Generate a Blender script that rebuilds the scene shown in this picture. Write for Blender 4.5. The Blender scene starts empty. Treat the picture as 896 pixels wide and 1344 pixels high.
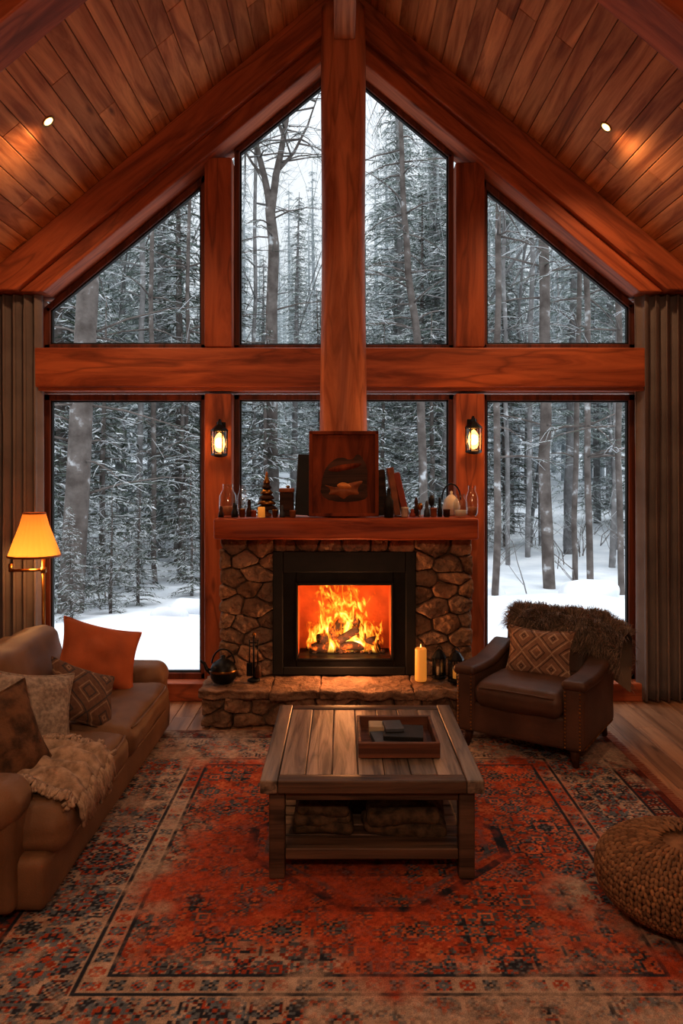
import bpy, math, random
import numpy as np
from mathutils import Vector, Matrix, noise, Euler
random.seed(7); R=random.random
def U(a,b): return a+(b-a)*random.random()
scene=bpy.context.scene
def lin(c):
    c=c/255.0
    return c/12.92 if c<=0.04045 else ((c+0.055)/1.055)**2.4
def C(r,g,b): return (lin(r),lin(g),lin(b),1.0)

# ------------------------------------------------------------------ materials
def newmat(name):
    m=bpy.data.materials.new(name); m.use_nodes=True
    nt=m.node_tree; b=nt.nodes['Principled BSDF']
    return m,nt,b
def N(nt,t,**kw):
    n=nt.nodes.new(t)
    for k,v in kw.items(): setattr(n,k,v)
    return n
def ramp(nt,stops,interp='LINEAR'):
    r=nt.nodes.new('ShaderNodeValToRGB'); r.color_ramp.interpolation=interp
    els=r.color_ramp.elements
    while len(els)>1: els.remove(els[-1])
    els[0].position=stops[0][0]; els[0].color=stops[0][1]
    for p,c in stops[1:]:
        e=els.new(p); e.color=c
    return r
def math_n(nt,op,a,b=None,clamp=False):
    n=nt.nodes.new('ShaderNodeMath'); n.operation=op; n.use_clamp=clamp
    for i,v in enumerate((a,b)):
        if v is None: continue
        if hasattr(v,'is_linked'): nt.links.new(v,n.inputs[i])
        else: n.inputs[i].default_value=v
    return n.outputs[0]
def coords(nt,scale=(1,1,1)):
    tc=nt.nodes.new('ShaderNodeTexCoord')
    mp=nt.nodes.new('ShaderNodeMapping'); mp.inputs['Scale'].default_value=scale
    at=nt.nodes.new('ShaderNodeAttribute'); at.attribute_name='rnd'
    vm=nt.nodes.new('ShaderNodeVectorMath'); vm.operation='MULTIPLY_ADD'
    nt.links.new(at.outputs['Fac'],vm.inputs[0]); vm.inputs[1].default_value=(13.1,7.7,19.3)
    nt.links.new(tc.outputs['Object'],vm.inputs[2]); nt.links.new(vm.outputs[0],mp.inputs['Vector'])
    return mp.outputs[0],at.outputs['Fac']
def wood(name,c1,c2,axis='X',rough=0.45,grain=16,var=0.5,bump=0.25,spec=0.3,knots=True,dkf=.5,cracks=0):
    m,nt,b=newmat(name); L=nt.links.new
    s={'X':(1.2,grain,grain),'Y':(grain,1.2,grain),'Z':(grain,grain,1.2)}[axis]
    v,rf=coords(nt,s)
    n1=N(nt,'ShaderNodeTexNoise'); n1.inputs['Scale'].default_value=1.0; n1.inputs['Detail'].default_value=7; n1.inputs['Roughness'].default_value=.62; n1.inputs['Distortion'].default_value=.8
    L(v,n1.inputs['Vector'])
    mid=tuple((c1[i]+c2[i])/2 for i in range(3))+(1,)
    dk=tuple(c1[i]*dkf for i in range(3))+(1,)
    r=ramp(nt,[(.25,dk),(.4,c1),(.52,mid),(.68,c2)]); L(n1.outputs['Fac'],r.inputs[0])
    mul=math_n(nt,'MULTIPLY',rf,var); add=math_n(nt,'ADD',mul,1-var*.5)
    mx=N(nt,'ShaderNodeMix',data_type='RGBA',blend_type='MULTIPLY'); mx.inputs[0].default_value=1
    L(r.outputs[0],mx.inputs[6]); L(add,mx.inputs[7])
    out=mx.outputs[2]
    if knots:
        ks={'X':(1.3,5,5),'Y':(5,1.3,5),'Z':(5,5,1.3)}[axis]
        v2,_=coords(nt,ks)
        vo=N(nt,'ShaderNodeTexVoronoi'); vo.inputs['Scale'].default_value=1.0; L(v2,vo.inputs['Vector'])
        kr=ramp(nt,[(.03,(1,1,1,1)),(.1,(0,0,0,1))]); L(vo.outputs['Distance'],kr.inputs[0])
        mk=N(nt,'ShaderNodeMix',data_type='RGBA'); L(kr.outputs[0],mk.inputs[0]); L(out,mk.inputs[6]); mk.inputs[7].default_value=dk
        out=mk.outputs[2]
    if cracks:
        cs={'X':(.5,cracks,cracks),'Y':(cracks,.5,cracks),'Z':(cracks,cracks,.5)}[axis]
        v3,_=coords(nt,cs)
        n3=N(nt,'ShaderNodeTexNoise'); n3.inputs['Scale'].default_value=1; n3.inputs['Detail'].default_value=3; L(v3,n3.inputs['Vector'])
        cr=ramp(nt,[(.485,(0,0,0,1)),(.5,(1,1,1,1)),(.515,(0,0,0,1))]); L(n3.outputs['Fac'],cr.inputs[0])
        f_=math_n(nt,'MULTIPLY',cr.outputs[0],.55)
        mk=N(nt,'ShaderNodeMix',data_type='RGBA'); L(f_,mk.inputs[0]); L(out,mk.inputs[6]); mk.inputs[7].default_value=dk
        out=mk.outputs[2]
    L(out,b.inputs['Base Color'])
    rr=N(nt,'ShaderNodeMapRange'); L(n1.outputs['Fac'],rr.inputs[0]); rr.inputs[3].default_value=rough+.12; rr.inputs[4].default_value=rough-.08
    L(rr.outputs[0],b.inputs['Roughness'])
    b.inputs['Specular IOR Level'].default_value=spec
    bp=N(nt,'ShaderNodeBump'); bp.inputs['Strength'].default_value=bump; bp.inputs['Distance'].default_value=.01
    L(n1.outputs['Fac'],bp.inputs['Height']); L(bp.outputs[0],b.inputs['Normal'])
    return m
def noisy(name,c1,c2,scale=8,rough=.8,bump=.3,bscale=None,metal=0,dist=.01,lo=.35,hi=.65,sheen=0,spec=.4,rv=.0,c3=None,alt=None):
    m,nt,b=newmat(name); L=nt.links.new
    v,rf=coords(nt)
    n1=N(nt,'ShaderNodeTexNoise'); n1.inputs['Scale'].default_value=scale; n1.inputs['Detail'].default_value=6
    L(v,n1.inputs['Vector'])
    st=[(lo,c1),(hi,c2)]
    if c3: st.append((min(1,hi+.12),c3))
    r=ramp(nt,st); L(n1.outputs['Fac'],r.inputs[0])
    out=r.outputs[0]
    if alt:
        fr_=math_n(nt,'MULTIPLY',math_n(nt,'FRACT',math_n(nt,'MULTIPLY',rf,7.3)),.65)
        ma=N(nt,'ShaderNodeMix',data_type='RGBA'); L(fr_,ma.inputs[0]); L(out,ma.inputs[6]); ma.inputs[7].default_value=alt; out=ma.outputs[2]
    if rv>0:
        add=math_n(nt,'ADD',math_n(nt,'MULTIPLY',rf,rv),1-rv*.5)
        mx=N(nt,'ShaderNodeMix',data_type='RGBA',blend_type='MULTIPLY'); mx.inputs[0].default_value=1
        L(out,mx.inputs[6]); L(add,mx.inputs[7]); out=mx.outputs[2]
    L(out,b.inputs['Base Color'])
    b.inputs['Roughness'].default_value=rough; b.inputs['Metallic'].default_value=metal; b.inputs['Specular IOR Level'].default_value=spec
    if sheen: b.inputs['Sheen Weight'].default_value=sheen
    if bump>0:
        n2=N(nt,'ShaderNodeTexNoise'); n2.inputs['Scale'].default_value=bscale or scale*3; n2.inputs['Detail'].default_value=5
        L(v,n2.inputs['Vector'])
        bp=N(nt,'ShaderNodeBump'); bp.inputs['Strength'].default_value=bump; bp.inputs['Distance'].default_value=dist
        L(n2.outputs['Fac'],bp.inputs['Height']); L(bp.outputs[0],b.inputs['Normal'])
    return m
def emis(name,col,strength,base=(0,0,0,1)):
    m,nt,b=newmat(name); b.inputs['Base Color'].default_value=base
    b.inputs['Emission Color'].default_value=col; b.inputs['Emission Strength'].default_value=strength
    return m
def glassmat(name,fac=.05,tint=(1,1,1,1)):
    m=bpy.data.materials.new(name); m.use_nodes=True; nt=m.node_tree; nt.nodes.clear(); L=nt.links.new
    o=N(nt,'ShaderNodeOutputMaterial'); t=N(nt,'ShaderNodeBsdfTransparent'); t.inputs[0].default_value=tint
    if fac<=0:
        L(t.outputs[0],o.inputs[0]); return m
    g=N(nt,'ShaderNodeBsdfGlossy'); g.inputs['Roughness'].default_value=0.08
    mx=N(nt,'ShaderNodeMixShader'); mx.inputs[0].default_value=fac
    L(t.outputs[0],mx.inputs[1]); L(g.outputs[0],mx.inputs[2]); L(mx.outputs[0],o.inputs[0])
    return m

M={}
M['beam_x']=wood('beam_wood_x',C(132,64,36),C(190,104,62),'X',.5,11,.25,cracks=3.5)
M['beam_z']=wood('beam_wood_z',C(128,62,36),C(184,100,60),'Z',.5,11,.25,cracks=3.5)
M['beam_y']=wood('beam_wood_y',C(140,84,54),C(205,142,98),'Y',.45,14,.25)
M['column']=wood('column_wood',C(156,90,60),C(216,140,98),'Z',.45,8,.1,.2,.25,dkf=.7,cracks=4)
M['ceil']=wood('ceiling_wood',C(156,92,52),C(216,148,92),'Y',.55,12,.42,.2,.15)
M['roof']=noisy('roof_back',C(60,35,20),C(80,45,25),4,.9,0)
M['wall']=wood('wall_wood',C(110,58,30),C(165,95,52),'X',.55,12,.5)
M['floor']=wood('floor_wood',C(138,98,72),C(200,152,116),'Y',.30,12,.5,.12,.5)
M['mantel']=wood('mantel_wood',C(120,52,30),C(178,90,50),'X',.45,14,.2,.3,.2)
M['table']=wood('table_wood',C(76,64,56),C(162,142,126),'Y',.38,22,.7,.4,.5,cracks=7)
M['tabledk']=wood('table_dark_wood',C(56,42,35),C(104,80,64),'X',.45,20,.4,.3)
M['darkwood']=wood('dark_wood',C(38,22,14),C(76,44,28),'X',.5,20,.3,.2,.15)
M['panel']=wood('carved_panel_wood',C(74,30,17),C(140,66,34),'Z',.55,8,.1,.15,.08)
M['tray']=wood('tray_wood',C(66,38,28),C(112,70,50),'X',.4,20,.3,.2)
M['frame']=wood('window_frame_wood',C(74,34,22),C(124,62,38),'Z',.5,14,.2,.1,.3,False)
M['stone']=noisy('fieldstone',C(98,72,54),C(178,138,106),10,.9,1.0,28,0,.035,.3,.7,0,.2,.6,None,C(128,110,96))
M['flag']=noisy('flagstone',C(94,70,54),C(156,122,96),9,.8,1.0,24,0,.035,.3,.7,0,.3,.4)
M['mortar']=noisy('mortar',C(72,56,45),C(104,84,68),20,.95,.6)
M['black']=noisy('black_iron',C(15,15,17),C(26,26,28),12,.42,.1,80,.6)
M['black2']=noisy('black_matte',C(14,14,15),C(24,22,22),12,.6,.1,80,.2)
M['brick']=noisy('firebrick',C(150,76,40),C(205,112,62),5,.9,.4,20)
M['sofa']=noisy('sofa_fabric',C(92,65,44),C(122,90,64),5,.55,.4,240,0,.004,.3,.7,0,.3)
M['leather']=noisy('chair_leather',C(62,43,35),C(90,63,50),6,.48,.3,90,0,.004,.3,.7,0,.35)
M['p_orange']=noisy('pillow_orange',C(142,72,38),C(174,92,50),5,.85,.4,200,0,.003)
M['p_gray']=noisy('pillow_gray_knit',C(122,110,102),C(164,150,138),60,.95,.6,150,0,.006,spec=.2)
M['p_brown']=noisy('pillow_brown',C(60,42,30),C(108,76,53),22,.9,.6,120,0,.006,spec=.2)
M['throw']=noisy('throw_blanket',C(122,102,86),C(176,152,132),26,.95,.6,140,0,.006,spec=.2)
M['fur']=noisy('fur_throw',C(62,50,43),C(156,132,112),3,.7,0,rv=.9,sheen=.1)
M['pouf']=noisy('pouf_knit',C(96,68,48),C(146,108,78),18,.9,.5,160,0,.004,rv=.4,spec=.2)
M['curtain']=noisy('curtain_cloth',C(108,96,92),C(128,115,109),4,.85,.3,300,0,.002,spec=.2)
M['brass']=noisy('brass',C(120,84,40),C(160,116,58),10,.35,0,metal=1)
M['white']=noisy('ceramic_white',C(190,180,165),C(215,205,190),10,.5,0)
M['red']=noisy('book_red',C(110,44,30),C(140,60,40),10,.6,.1)
M['cream']=noisy('cream_paper',C(150,136,114),C(176,160,136),10,.8,.1)
M['tan']=noisy('tan_leather',C(116,64,36),C(156,92,52),12,.55,.2)
M['blue']=noisy('slate_cover',C(50,56,66),C(74,80,92),12,.6,.1)
M['knitdk']=noisy('dark_blanket',C(44,35,28),C(92,72,54),30,.9,.6,120,0,.006,spec=.2)
M['glass']=glassmat('window_glass',0,(.97,.985,.98,1))
M['jar']=glassmat('jar_glass',.16,(.92,.95,.95,1))
M['bulb']=emis('warm_bulb',(1,.42,.09,1),7)
M['spot']=emis('downlight_bulb',(1,.52,.18,1),6)
M['snow']=noisy('snow',C(208,214,222),C(234,237,242),1.5,.8,.5,6,0,.05)
M['gold']=noisy('gold_leaf',C(180,110,50),C(220,150,80),9,.5,.1,metal=.3)

def shade_mat():
    m,nt,b=newmat('lamp_shade_linen'); L=nt.links.new
    b.inputs['Base Color'].default_value=C(215,140,66); b.inputs['Roughness'].default_value=.8
    b.inputs['Emission Color'].default_value=(1,.36,.06,1); b.inputs['Emission Strength'].default_value=.3
    t=N(nt,'ShaderNodeBsdfTranslucent'); t.inputs[0].default_value=C(235,160,80)
    mx=N(nt,'ShaderNodeMixShader'); mx.inputs[0].default_value=.4
    o=[n for n in nt.nodes if n.type=='OUTPUT_MATERIAL'][0]
    L(b.outputs[0],mx.inputs[1]); L(t.outputs[0],mx.inputs[2]); L(mx.outputs[0],o.inputs[0])
    return m
M['shade']=shade_mat()
def candle_mat():
    m,nt,b=newmat('candle_wax'); b.inputs['Base Color'].default_value=C(225,165,80); b.inputs['Roughness'].default_value=.5
    b.inputs['Emission Color'].default_value=(1,.36,.05,1); b.inputs['Emission Strength'].default_value=.35
    return m
M['candle']=candle_mat()

def haze_tree_mats(tag,trunk1,trunk2,dark,mid,snow,p=(.34,.62)):
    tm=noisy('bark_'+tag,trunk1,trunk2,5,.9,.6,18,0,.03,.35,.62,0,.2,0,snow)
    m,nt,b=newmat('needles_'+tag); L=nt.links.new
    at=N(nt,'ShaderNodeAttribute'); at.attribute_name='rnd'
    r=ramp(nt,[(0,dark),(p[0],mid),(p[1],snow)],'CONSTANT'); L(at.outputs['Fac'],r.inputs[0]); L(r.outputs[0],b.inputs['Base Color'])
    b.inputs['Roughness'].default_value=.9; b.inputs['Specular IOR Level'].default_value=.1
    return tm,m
TM={  # aerial haze painted into bark and needle colours, paler with each farther tier
 'near':haze_tree_mats('near',C(88,80,76),C(120,112,108),C(68,76,66),C(106,114,106),C(208,212,216)),
 'mid':haze_tree_mats('mid',C(114,112,112),C(142,140,140),C(112,124,116),C(148,158,154),C(214,218,222)),
 'far':haze_tree_mats('far',C(152,158,162),C(172,178,182),C(158,168,166),C(184,192,192),C(220,224,230)),
}

# ------------------------------------------------------------------ mesh builder
class MB:
    def __init__(s,name): s.name=name; s.v=[]; s.f=[]; s.m=[]; s.r=[]; s.s=[]; s.mats=[]
    def mi(s,k):
        mat=M[k] if isinstance(k,str) else k
        if mat not in s.mats: s.mats.append(mat)
        return s.mats.index(mat)
    def add(s,vs,fs,mat,T=None,smooth=True,rnd=None):
        o=len(s.v)
        if T is not None: vs=[T@Vector(p) for p in vs]
        s.v.extend([tuple(p) for p in vs]); i=s.mi(mat)
        if rnd is None: rnd=R()
        for f in fs:
            s.f.append(tuple(a+o for a in f)); s.m.append(i); s.r.append(rnd); s.s.append(smooth)
    def box(s,x0,x1,y0,y1,z0,z1,mat,r=.004,T=None,rnd=None,arc=1,n=1,fn=None,smooth=None):
        vs,fs=rbox((x1-x0)/2,(y1-y0)/2,(z1-z0)/2,r,arc,n,fn)
        t=Matrix.Translation(((x0+x1)/2,(y0+y1)/2,(z0+z1)/2))
        if T is not None: t=T@t
        s.add(vs,fs,mat,t,(arc>1 or n>1) if smooth is None else smooth,rnd)
    def done(s,origin=None,rot=None,parent=None,T=None):
        if T is None:
            if origin is None:
                a=np.array(s.v); mn=a.min(0); mx=a.max(0); origin=((mn[0]+mx[0])/2,(mn[1]+mx[1])/2,mn[2])
            T=Matrix.Translation(origin)
            if rot is not None: T=T@rot
        a=np.array(s.v,dtype=float); Ti=np.array(T.inverted())
        a=a@Ti[:3,:3].T+Ti[:3,3]
        me=bpy.data.meshes.new(s.name); me.from_pydata(a.tolist(),[],s.f)
        for m in s.mats: me.materials.append(m)
        me.polygons.foreach_set('material_index',s.m); me.polygons.foreach_set('use_smooth',s.s)
        at=me.attributes.new('rnd','FLOAT','FACE'); at.data.foreach_set('value',s.r)
        me.update()
        ob=bpy.data.objects.new(s.name,me); scene.collection.objects.link(ob); ob.matrix_world=T
        if parent is not None: ob.parent=parent
        return ob
def rbox(a,b,c,r,arc=1,n=1,fn=None):
    r=min(r,a*.98,b*.98,c*.98); h=(a,b,c)
    def vals(e):
        out=[]
        for i in range(arc+1):
            out.append(-(e-r)-r*math.tan(math.radians(45)*(1-i/arc)))
        inn=[-(e-r)+2*(e-r)*k/n for k in range(1,n)]
        return out+inn+[-x for x in reversed(out)]
    V={};vs=[];fs=[]
    def vid(q):
        k=(round(q[0],6),round(q[1],6),round(q[2],6))
        if k in V: return V[k]
        inner=[max(-(h[i]-r),min(h[i]-r,q[i])) for i in range(3)]
        d=[q[i]-inner[i] for i in range(3)]; l=math.sqrt(sum(x*x for x in d)) or 1
        p=Vector([inner[i]+r*d[i]/l for i in range(3)])
        if fn: p=fn(p,(q[0]/a,q[1]/b,q[2]/c))
        V[k]=len(vs); vs.append(p); return V[k]
    for ax in range(3):
        u,w=(ax+1)%3,(ax+2)%3
        A=vals(h[u]);B=vals(h[w])
        for sg in (-1,1):
            for i in range(len(A)-1):
                for j in range(len(B)-1):
                    q=[]
                    for (x,y) in ((A[i],B[j]),(A[i+1],B[j]),(A[i+1],B[j+1]),(A[i],B[j+1])):
                        p=[0,0,0];p[ax]=sg*h[ax];p[u]=x;p[w]=y;q.append(vid(p))
                    if sg<0:q.reverse()
                    if len(set(q))==4: fs.append(q)
    return vs,fs
def tube(mb,pts,rad,mat,n=8,rnd=None,cap=True):
    pts=[Vector(p) for p in pts]; vs=[];fs=[]
    d0=(pts[1]-pts[0]).normalized(); up=Vector((0,0,1)) if abs(d0.z)<.9 else Vector((1,0,0))
    a=d0.cross(up).normalized()
    for i,p in enumerate(pts):
        d=(pts[min(i+1,len(pts)-1)]-pts[max(i-1,0)]).normalized()
        a=(a-d*a.dot(d)).normalized(); b=d.cross(a)
        r=rad[i] if isinstance(rad,(list,tuple)) else rad
        for k in range(n):
            t=2*math.pi*k/n; vs.append(p+(a*math.cos(t)+b*math.sin(t))*r)
    for i in range(len(pts)-1):
        for k in range(n):
            fs.append((i*n+k,i*n+(k+1)%n,(i+1)*n+(k+1)%n,(i+1)*n+k))
    if cap:
        fs.append(tuple(reversed(range(n)))); fs.append(tuple((len(pts)-1)*n+k for k in range(n)))
    mb.add(vs,fs,mat,None,True,rnd)
def lathe(mb,prof,c,mat,n=24,T=None,rnd=None,smooth=True):
    vs=[];fs=[]
    for r,z in prof:
        for k in range(n):
            t=2*math.pi*k/n; vs.append((c[0]+max(r,1e-4)*math.cos(t),c[1]+max(r,1e-4)*math.sin(t),c[2]+z))
    for i in range(len(prof)-1):
        for k in range(n):
            fs.append((i*n+k,i*n+(k+1)%n,(i+1)*n+(k+1)%n,(i+1)*n+k))
    mb.add(vs,fs,mat,T,smooth,rnd)
def prism(mb,poly,y0,y1,mat,rnd=None):
    n=len(poly); vs=[(x,y0,z) for x,z in poly]+[(x,y1,z) for x,z in poly]
    fs=[tuple(range(n)),tuple(reversed(range(n,2*n)))]+[(i,i+n,(i+1)%n+n,(i+1)%n) for i in range(n)]
    mb.add(vs,fs,mat,None,False,rnd)

# ------------------------------------------------------------------ camera
f=1000.0; H=1.5; HY=620.0
cam=bpy.data.cameras.new('camera'); co=bpy.data.objects.new('camera',cam); scene.collection.objects.link(co)
co.location=(0,0,H); co.rotation_euler=(math.radians(90),0,0)
cam.sensor_fit='VERTICAL'; cam.sensor_height=36; cam.lens=36*f/1344; cam.shift_y=-(672-HY)/1344.0; cam.clip_end=400
scene.camera=co
def PX(x,d): return (x-448)*d/f
def PZ(y,d): return H-(y-HY)*d/f

# ------------------------------------------------------------------ room shell
ZR=4.637; SL=.83; XW=2.4; YB=-2.2; YW=5.1
ang=math.atan(SL)
fl=MB('floor')
x=-XW
while x<XW:
    w=.125; y=YB-U(0,1)
    while y<YW:
        l=U(1.0,2.0); fl.box(max(x,-XW)+.0012,min(x+w,XW)-.0012,max(y,YB),min(y+l,YW+.1)-.002,-.03,0,'floor',.002); y+=l
    x+=w
fl.box(-XW,XW,YB,YW+.1,-.12,-.031,'roof',.001)
fl.done(origin=(0,0,0))
for side in (-1,1):
    cb=MB('ceiling')
    wlen=(XW+.1)/math.cos(ang); bw=.118
    Tm=Matrix.Translation((0,0,ZR))@Matrix.Rotation(side*ang,4,'Y')
    s0=0
    while s0<wlen:
        y=YB-U(0,1.5)
        while y<YW+.1:
            l=U(1.3,2.8); a,b=sorted((side*(s0+.0018),side*(s0+bw-.0018)))
            y1=min(y+l,YW+.1)
            if y1-max(y,YB)>.05: cb.box(a,b,max(y,YB),y1-.002,0,.02,'ceil',.0035,T=Tm)
            y+=l
        s0+=bw
    a,b=sorted((0,side*wlen)); cb.box(a,b,YB,YW+.5,.021,.16,'roof',.001,T=Tm)
    cb.done(origin=(0,0,0))
wz=ZR-SL*XW+.02
for side,nm in ((-1,'wall_left'),(1,'wall_right')):
    w=MB(nm); z=0
    while z<wz:
        a,b=sorted((side*XW,side*(XW+.03))); w.box(a,b,YB,YW+.1,z,min(z+.14,wz+.02)-.003,'wall',.003); z+=.14
    a,b=sorted((side*(XW+.03),side*(XW+.15))); w.box(a,b,YB,YW+.1,0,wz+.05,'roof',.001)
    w.done()
w=MB('wall_back'); z=0
while z<ZR-.02:
    hw=min(XW,(ZR-z)/SL); w.box(-hw,hw,YB-.05,YB,z,z+.137,'wall',.003); z+=.14
prism(w,[(-XW,0),(XW,0),(XW,wz),(0,ZR+.05),(-XW,wz)],YB-.15,YB-.05,'roof'); w.done()
for nm,a,b in (('wall_front_left',-XW,-2.0),('wall_front_right',1.975,XW)):
    w=MB(nm); z=0
    while z<2.66:
        w.box(a,b,5.06,5.2,z,min(z+.14,2.664)-.003,'wall',.003); z+=.14
    w.done()
w=MB('wall_front_chimney'); w.box(-.70,.735,5.1,5.2,.0,1.1,'roof',.003); w.done()

zc=2.664
def rafter(name,y0,y1,step=True,zclip=zc):
    for side in (-1,1):
        mb=MB(name)
        h1=.25 if step else .382
        xo=(ZR-zclip)/SL
        P=[(0,ZR),(side*xo,zclip),(side*(ZR-h1-zclip)/SL,zclip),(0,ZR-h1)]
        if side>0: P.reverse()
        prism(mb,P,y0,y1,'beam_x')
        if step:
            a=ZR-h1; b=ZR-.382
            P=[(0,a),(side*(a-zclip)/SL,zclip),(side*(b-zclip)/SL,zclip),(0,b)]
            if side>0: P.reverse()
            prism(mb,P,y0+.05,y1,'beam_x')
        ob=mb.done(origin=(0,0,ZR),rot=Matrix.Rotation(side*ang,4,'Y'))
        bv=ob.modifiers.new('bevel','BEVEL'); bv.width=.008; bv.segments=2
rafter('gable_rafter',4.85,5.2)
rafter('ceiling_rafter',2.86,3.08,False)
rafter('ceiling_rafter',.4,.62,False)
mb=MB('ridge_beam'); mb.box(-.045,.085,YB,4.72,4.18,4.6,'beam_y',.008); mb.done()
mb=MB('cross_beam'); mb.box(-2.0,1.975,4.95,5.2,PZ(508,4.95),PZ(456,4.95),'beam_x',.012,arc=2)
mb.box(-2.0,1.975,4.97,5.2,PZ(513,4.97),PZ(507,4.97)-.002,'beam_x',.004); mb.done()
for a,b in ((PX(268,4.97),PX(304,4.97)),(PX(598,4.97),PX(636,4.97))):
    mb=MB('timber_post')
    top=ZR-.36-SL*max(abs(a),abs(b))*.97
    mb.box(a,b,4.97,5.2,2.318,top,'beam_z',.01,arc=2)
    mb.box(a,b,4.97,5.2,0.122,2.045-.03,'beam_z',.01,arc=2)
    mb.done()
mb=MB('trim_sill'); mb.box(-2.0,1.975,4.98,5.2,.0,.12,'beam_x',.008); mb.done()
mb=MB('trim_jamb'); mb.box(-2.03,-1.985,5.02,5.2,.12,2.6,'beam_z',.005); mb.box(1.96,2.0,5.02,5.2,.12,2.6,'beam_z',.005); mb.done()
mb=MB('log_column')
pts=[];rad=[]
for i in range(60):
    t=i/59; z=1.226+t*(4.45-1.226)
    pts.append((.012,4.87,z)); rad.append(.146+.012*math.exp(-t*9)+.004*math.sin(t*9)-.008*t)
tube(mb,pts,rad,'column',40)
ob=mb.done()
def window(i,poly,w=.04):
    mb=MB('window_%d'%i)
    n=len(poly)
    cx=sum(p[0] for p in poly)/n; cz=sum(p[1] for p in poly)/n
    for k in range(n):
        a=Vector((poly[k][0],0,poly[k][1])); b=Vector((poly[(k+1)%n][0],0,poly[(k+1)%n][1]))
        d=b-a; L=d.length; 
        if L<.02: continue
        th=math.atan2(d.z,d.x)
        nrm=Vector((-d.z,0,d.x)).normalized()
        s=1 if nrm.dot(Vector((cx,0,cz))-a)>0 else -1
        T=Matrix.Translation((a.x,0,a.z))@Matrix.Rotation(-th,4,'Y')
        z0,z1=sorted((0,s*w)); mb.box(0,L,5.09,5.15,z0,z1,'frame',.004,T=T)
        z0,z1=sorted((s*w,s*(w+.010))); mb.box(0,L,5.105,5.14,z0,z1,'black2',.002,T=T)
    mb.add([(p[0],5.122,p[1]) for p in poly],[tuple(range(n))],'glass',smooth=False)
    mb.done()
def tl(x): return 4.25-SL*abs(x)
xl,xr=-1.985,1.96
p1,p2=-.90,-.716; q1,q2=.75,.93
zt=2.318; zb=2.02
window(1,[(xl,zt),(p1,zt),(p1,tl(p1)),(xl,tl(xl))])
window(2,[(p2,zt),(0.012,zt),(0.012,tl(0)),(p2,tl(p2))],.035)
window(3,[(0.012,zt),(q1,zt),(q1,tl(q1)),(0.012,tl(0))],.035)
window(4,[(q2,zt),(xr,zt),(xr,tl(xr)),(q2,tl(q2))])
window(5,[(xl,.12),(p1,.12),(p1,zb),(xl,zb)])
window(6,[(p2,1.1),(0.012,1.1),(0.012,zb),(p2,zb)],.035)
window(7,[(0.012,1.1),(q1,1.1),(q1,zb),(0.012,zb)],.035)
window(8,[(q2,.12),(xr,.12),(xr,zb),(q2,zb)])

def downlight(x,y,e):
    z=ZR-SL*abs(x); s=1 if x>0 else -1
    T=Matrix.Translation((x,y,z))@Matrix.Rotation(s*ang,4,'Y')
    mb=MB('recessed_downlight')
    lathe(mb,[(.024,-.001),(.036,-.006),(.038,-.002),(.038,.0)],(0,0,0),'brass',24,T)
    lathe(mb,[(0,-.003),(.026,-.003)],(0,0,0),'spot',20,T)
    mb.done(origin=(x,y,z))
    l=bpy.data.lights.new('downlight_lamp','SPOT'); l.energy=e; l.color=(1,.60,.32); l.spot_size=math.radians(168); l.spot_blend=.9; l.shadow_soft_size=.04
    o=bpy.data.objects.new('downlight_lamp',l); scene.collection.objects.link(o); o.location=(x-s*.03,y,z-.05)
for x,y in ((-1.547,4.02),(1.469,4.23)): downlight(x,y,44)
for x,y in ((-1.5,1.9),(1.5,1.9),(-1.5,-.3),(1.5,-.3)): downlight(x,y,32)  # extra downlights out of view, added as warm fill
mb=MB('added_fill_pendant'); lathe(mb,[(.02,.24),(.05,.22),(.16,.12),(.2,0),(.19,0),(.15,.11),(.04,.2)],(.0,-.9,2.75),'shade',32)  # unseen pendant added behind the camera to carry the warm fill
tube(mb,[(0,-.9,2.97),(0,-.9,4.2)],.006,'black',8); lathe(mb,[(0,.02),(.03,.04),(.04,.07),(.03,.11),(0,.13)],(0,-.9,2.75),'bulb',16); mb.done()
def plight(name,loc,e,col,r=.05):
    l=bpy.data.lights.new(name,'POINT'); l.energy=e; l.color=col; l.shadow_soft_size=r
    o=bpy.data.objects.new(name,l); scene.collection.objects.link(o); o.location=loc; return o
plight('added_fill_light',(0,-.9,2.68),150,(1,.64,.38),.12)  # added fill light, evens out ceiling and beams

def curtain(x0,x1,ph):
    mb=MB('curtain'); nx,nz=150,26; vs=[];fs=[]
    for j in range(nz+1):
        z=.012+(2.655-.012)*j/nz
        for i in range(nx+1):
            s=i/nx; x=x0+(x1-x0)*s
            a=s*2*math.pi*6+ph; am=.035+.012*math.sin(z*1.3+ph)*(1-j/nz)
            vs.append((x+.012*math.sin(a*2+z*.5),4.985+am*math.sin(a+.25*math.sin(z*2+s*5)),z))
    for j in range(nz):
        for i in range(nx):
            k=j*(nx+1)+i; fs.append((k,k+1,k+nx+2,k+nx+1))
    mb.add(vs,fs,'curtain'); ob=mb.done()
    sd=ob.modifiers.new('thick','SOLIDIFY'); sd.thickness=.004
curtain(-2.37,-1.965,.4); curtain(1.94,2.37,1.2)

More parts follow.
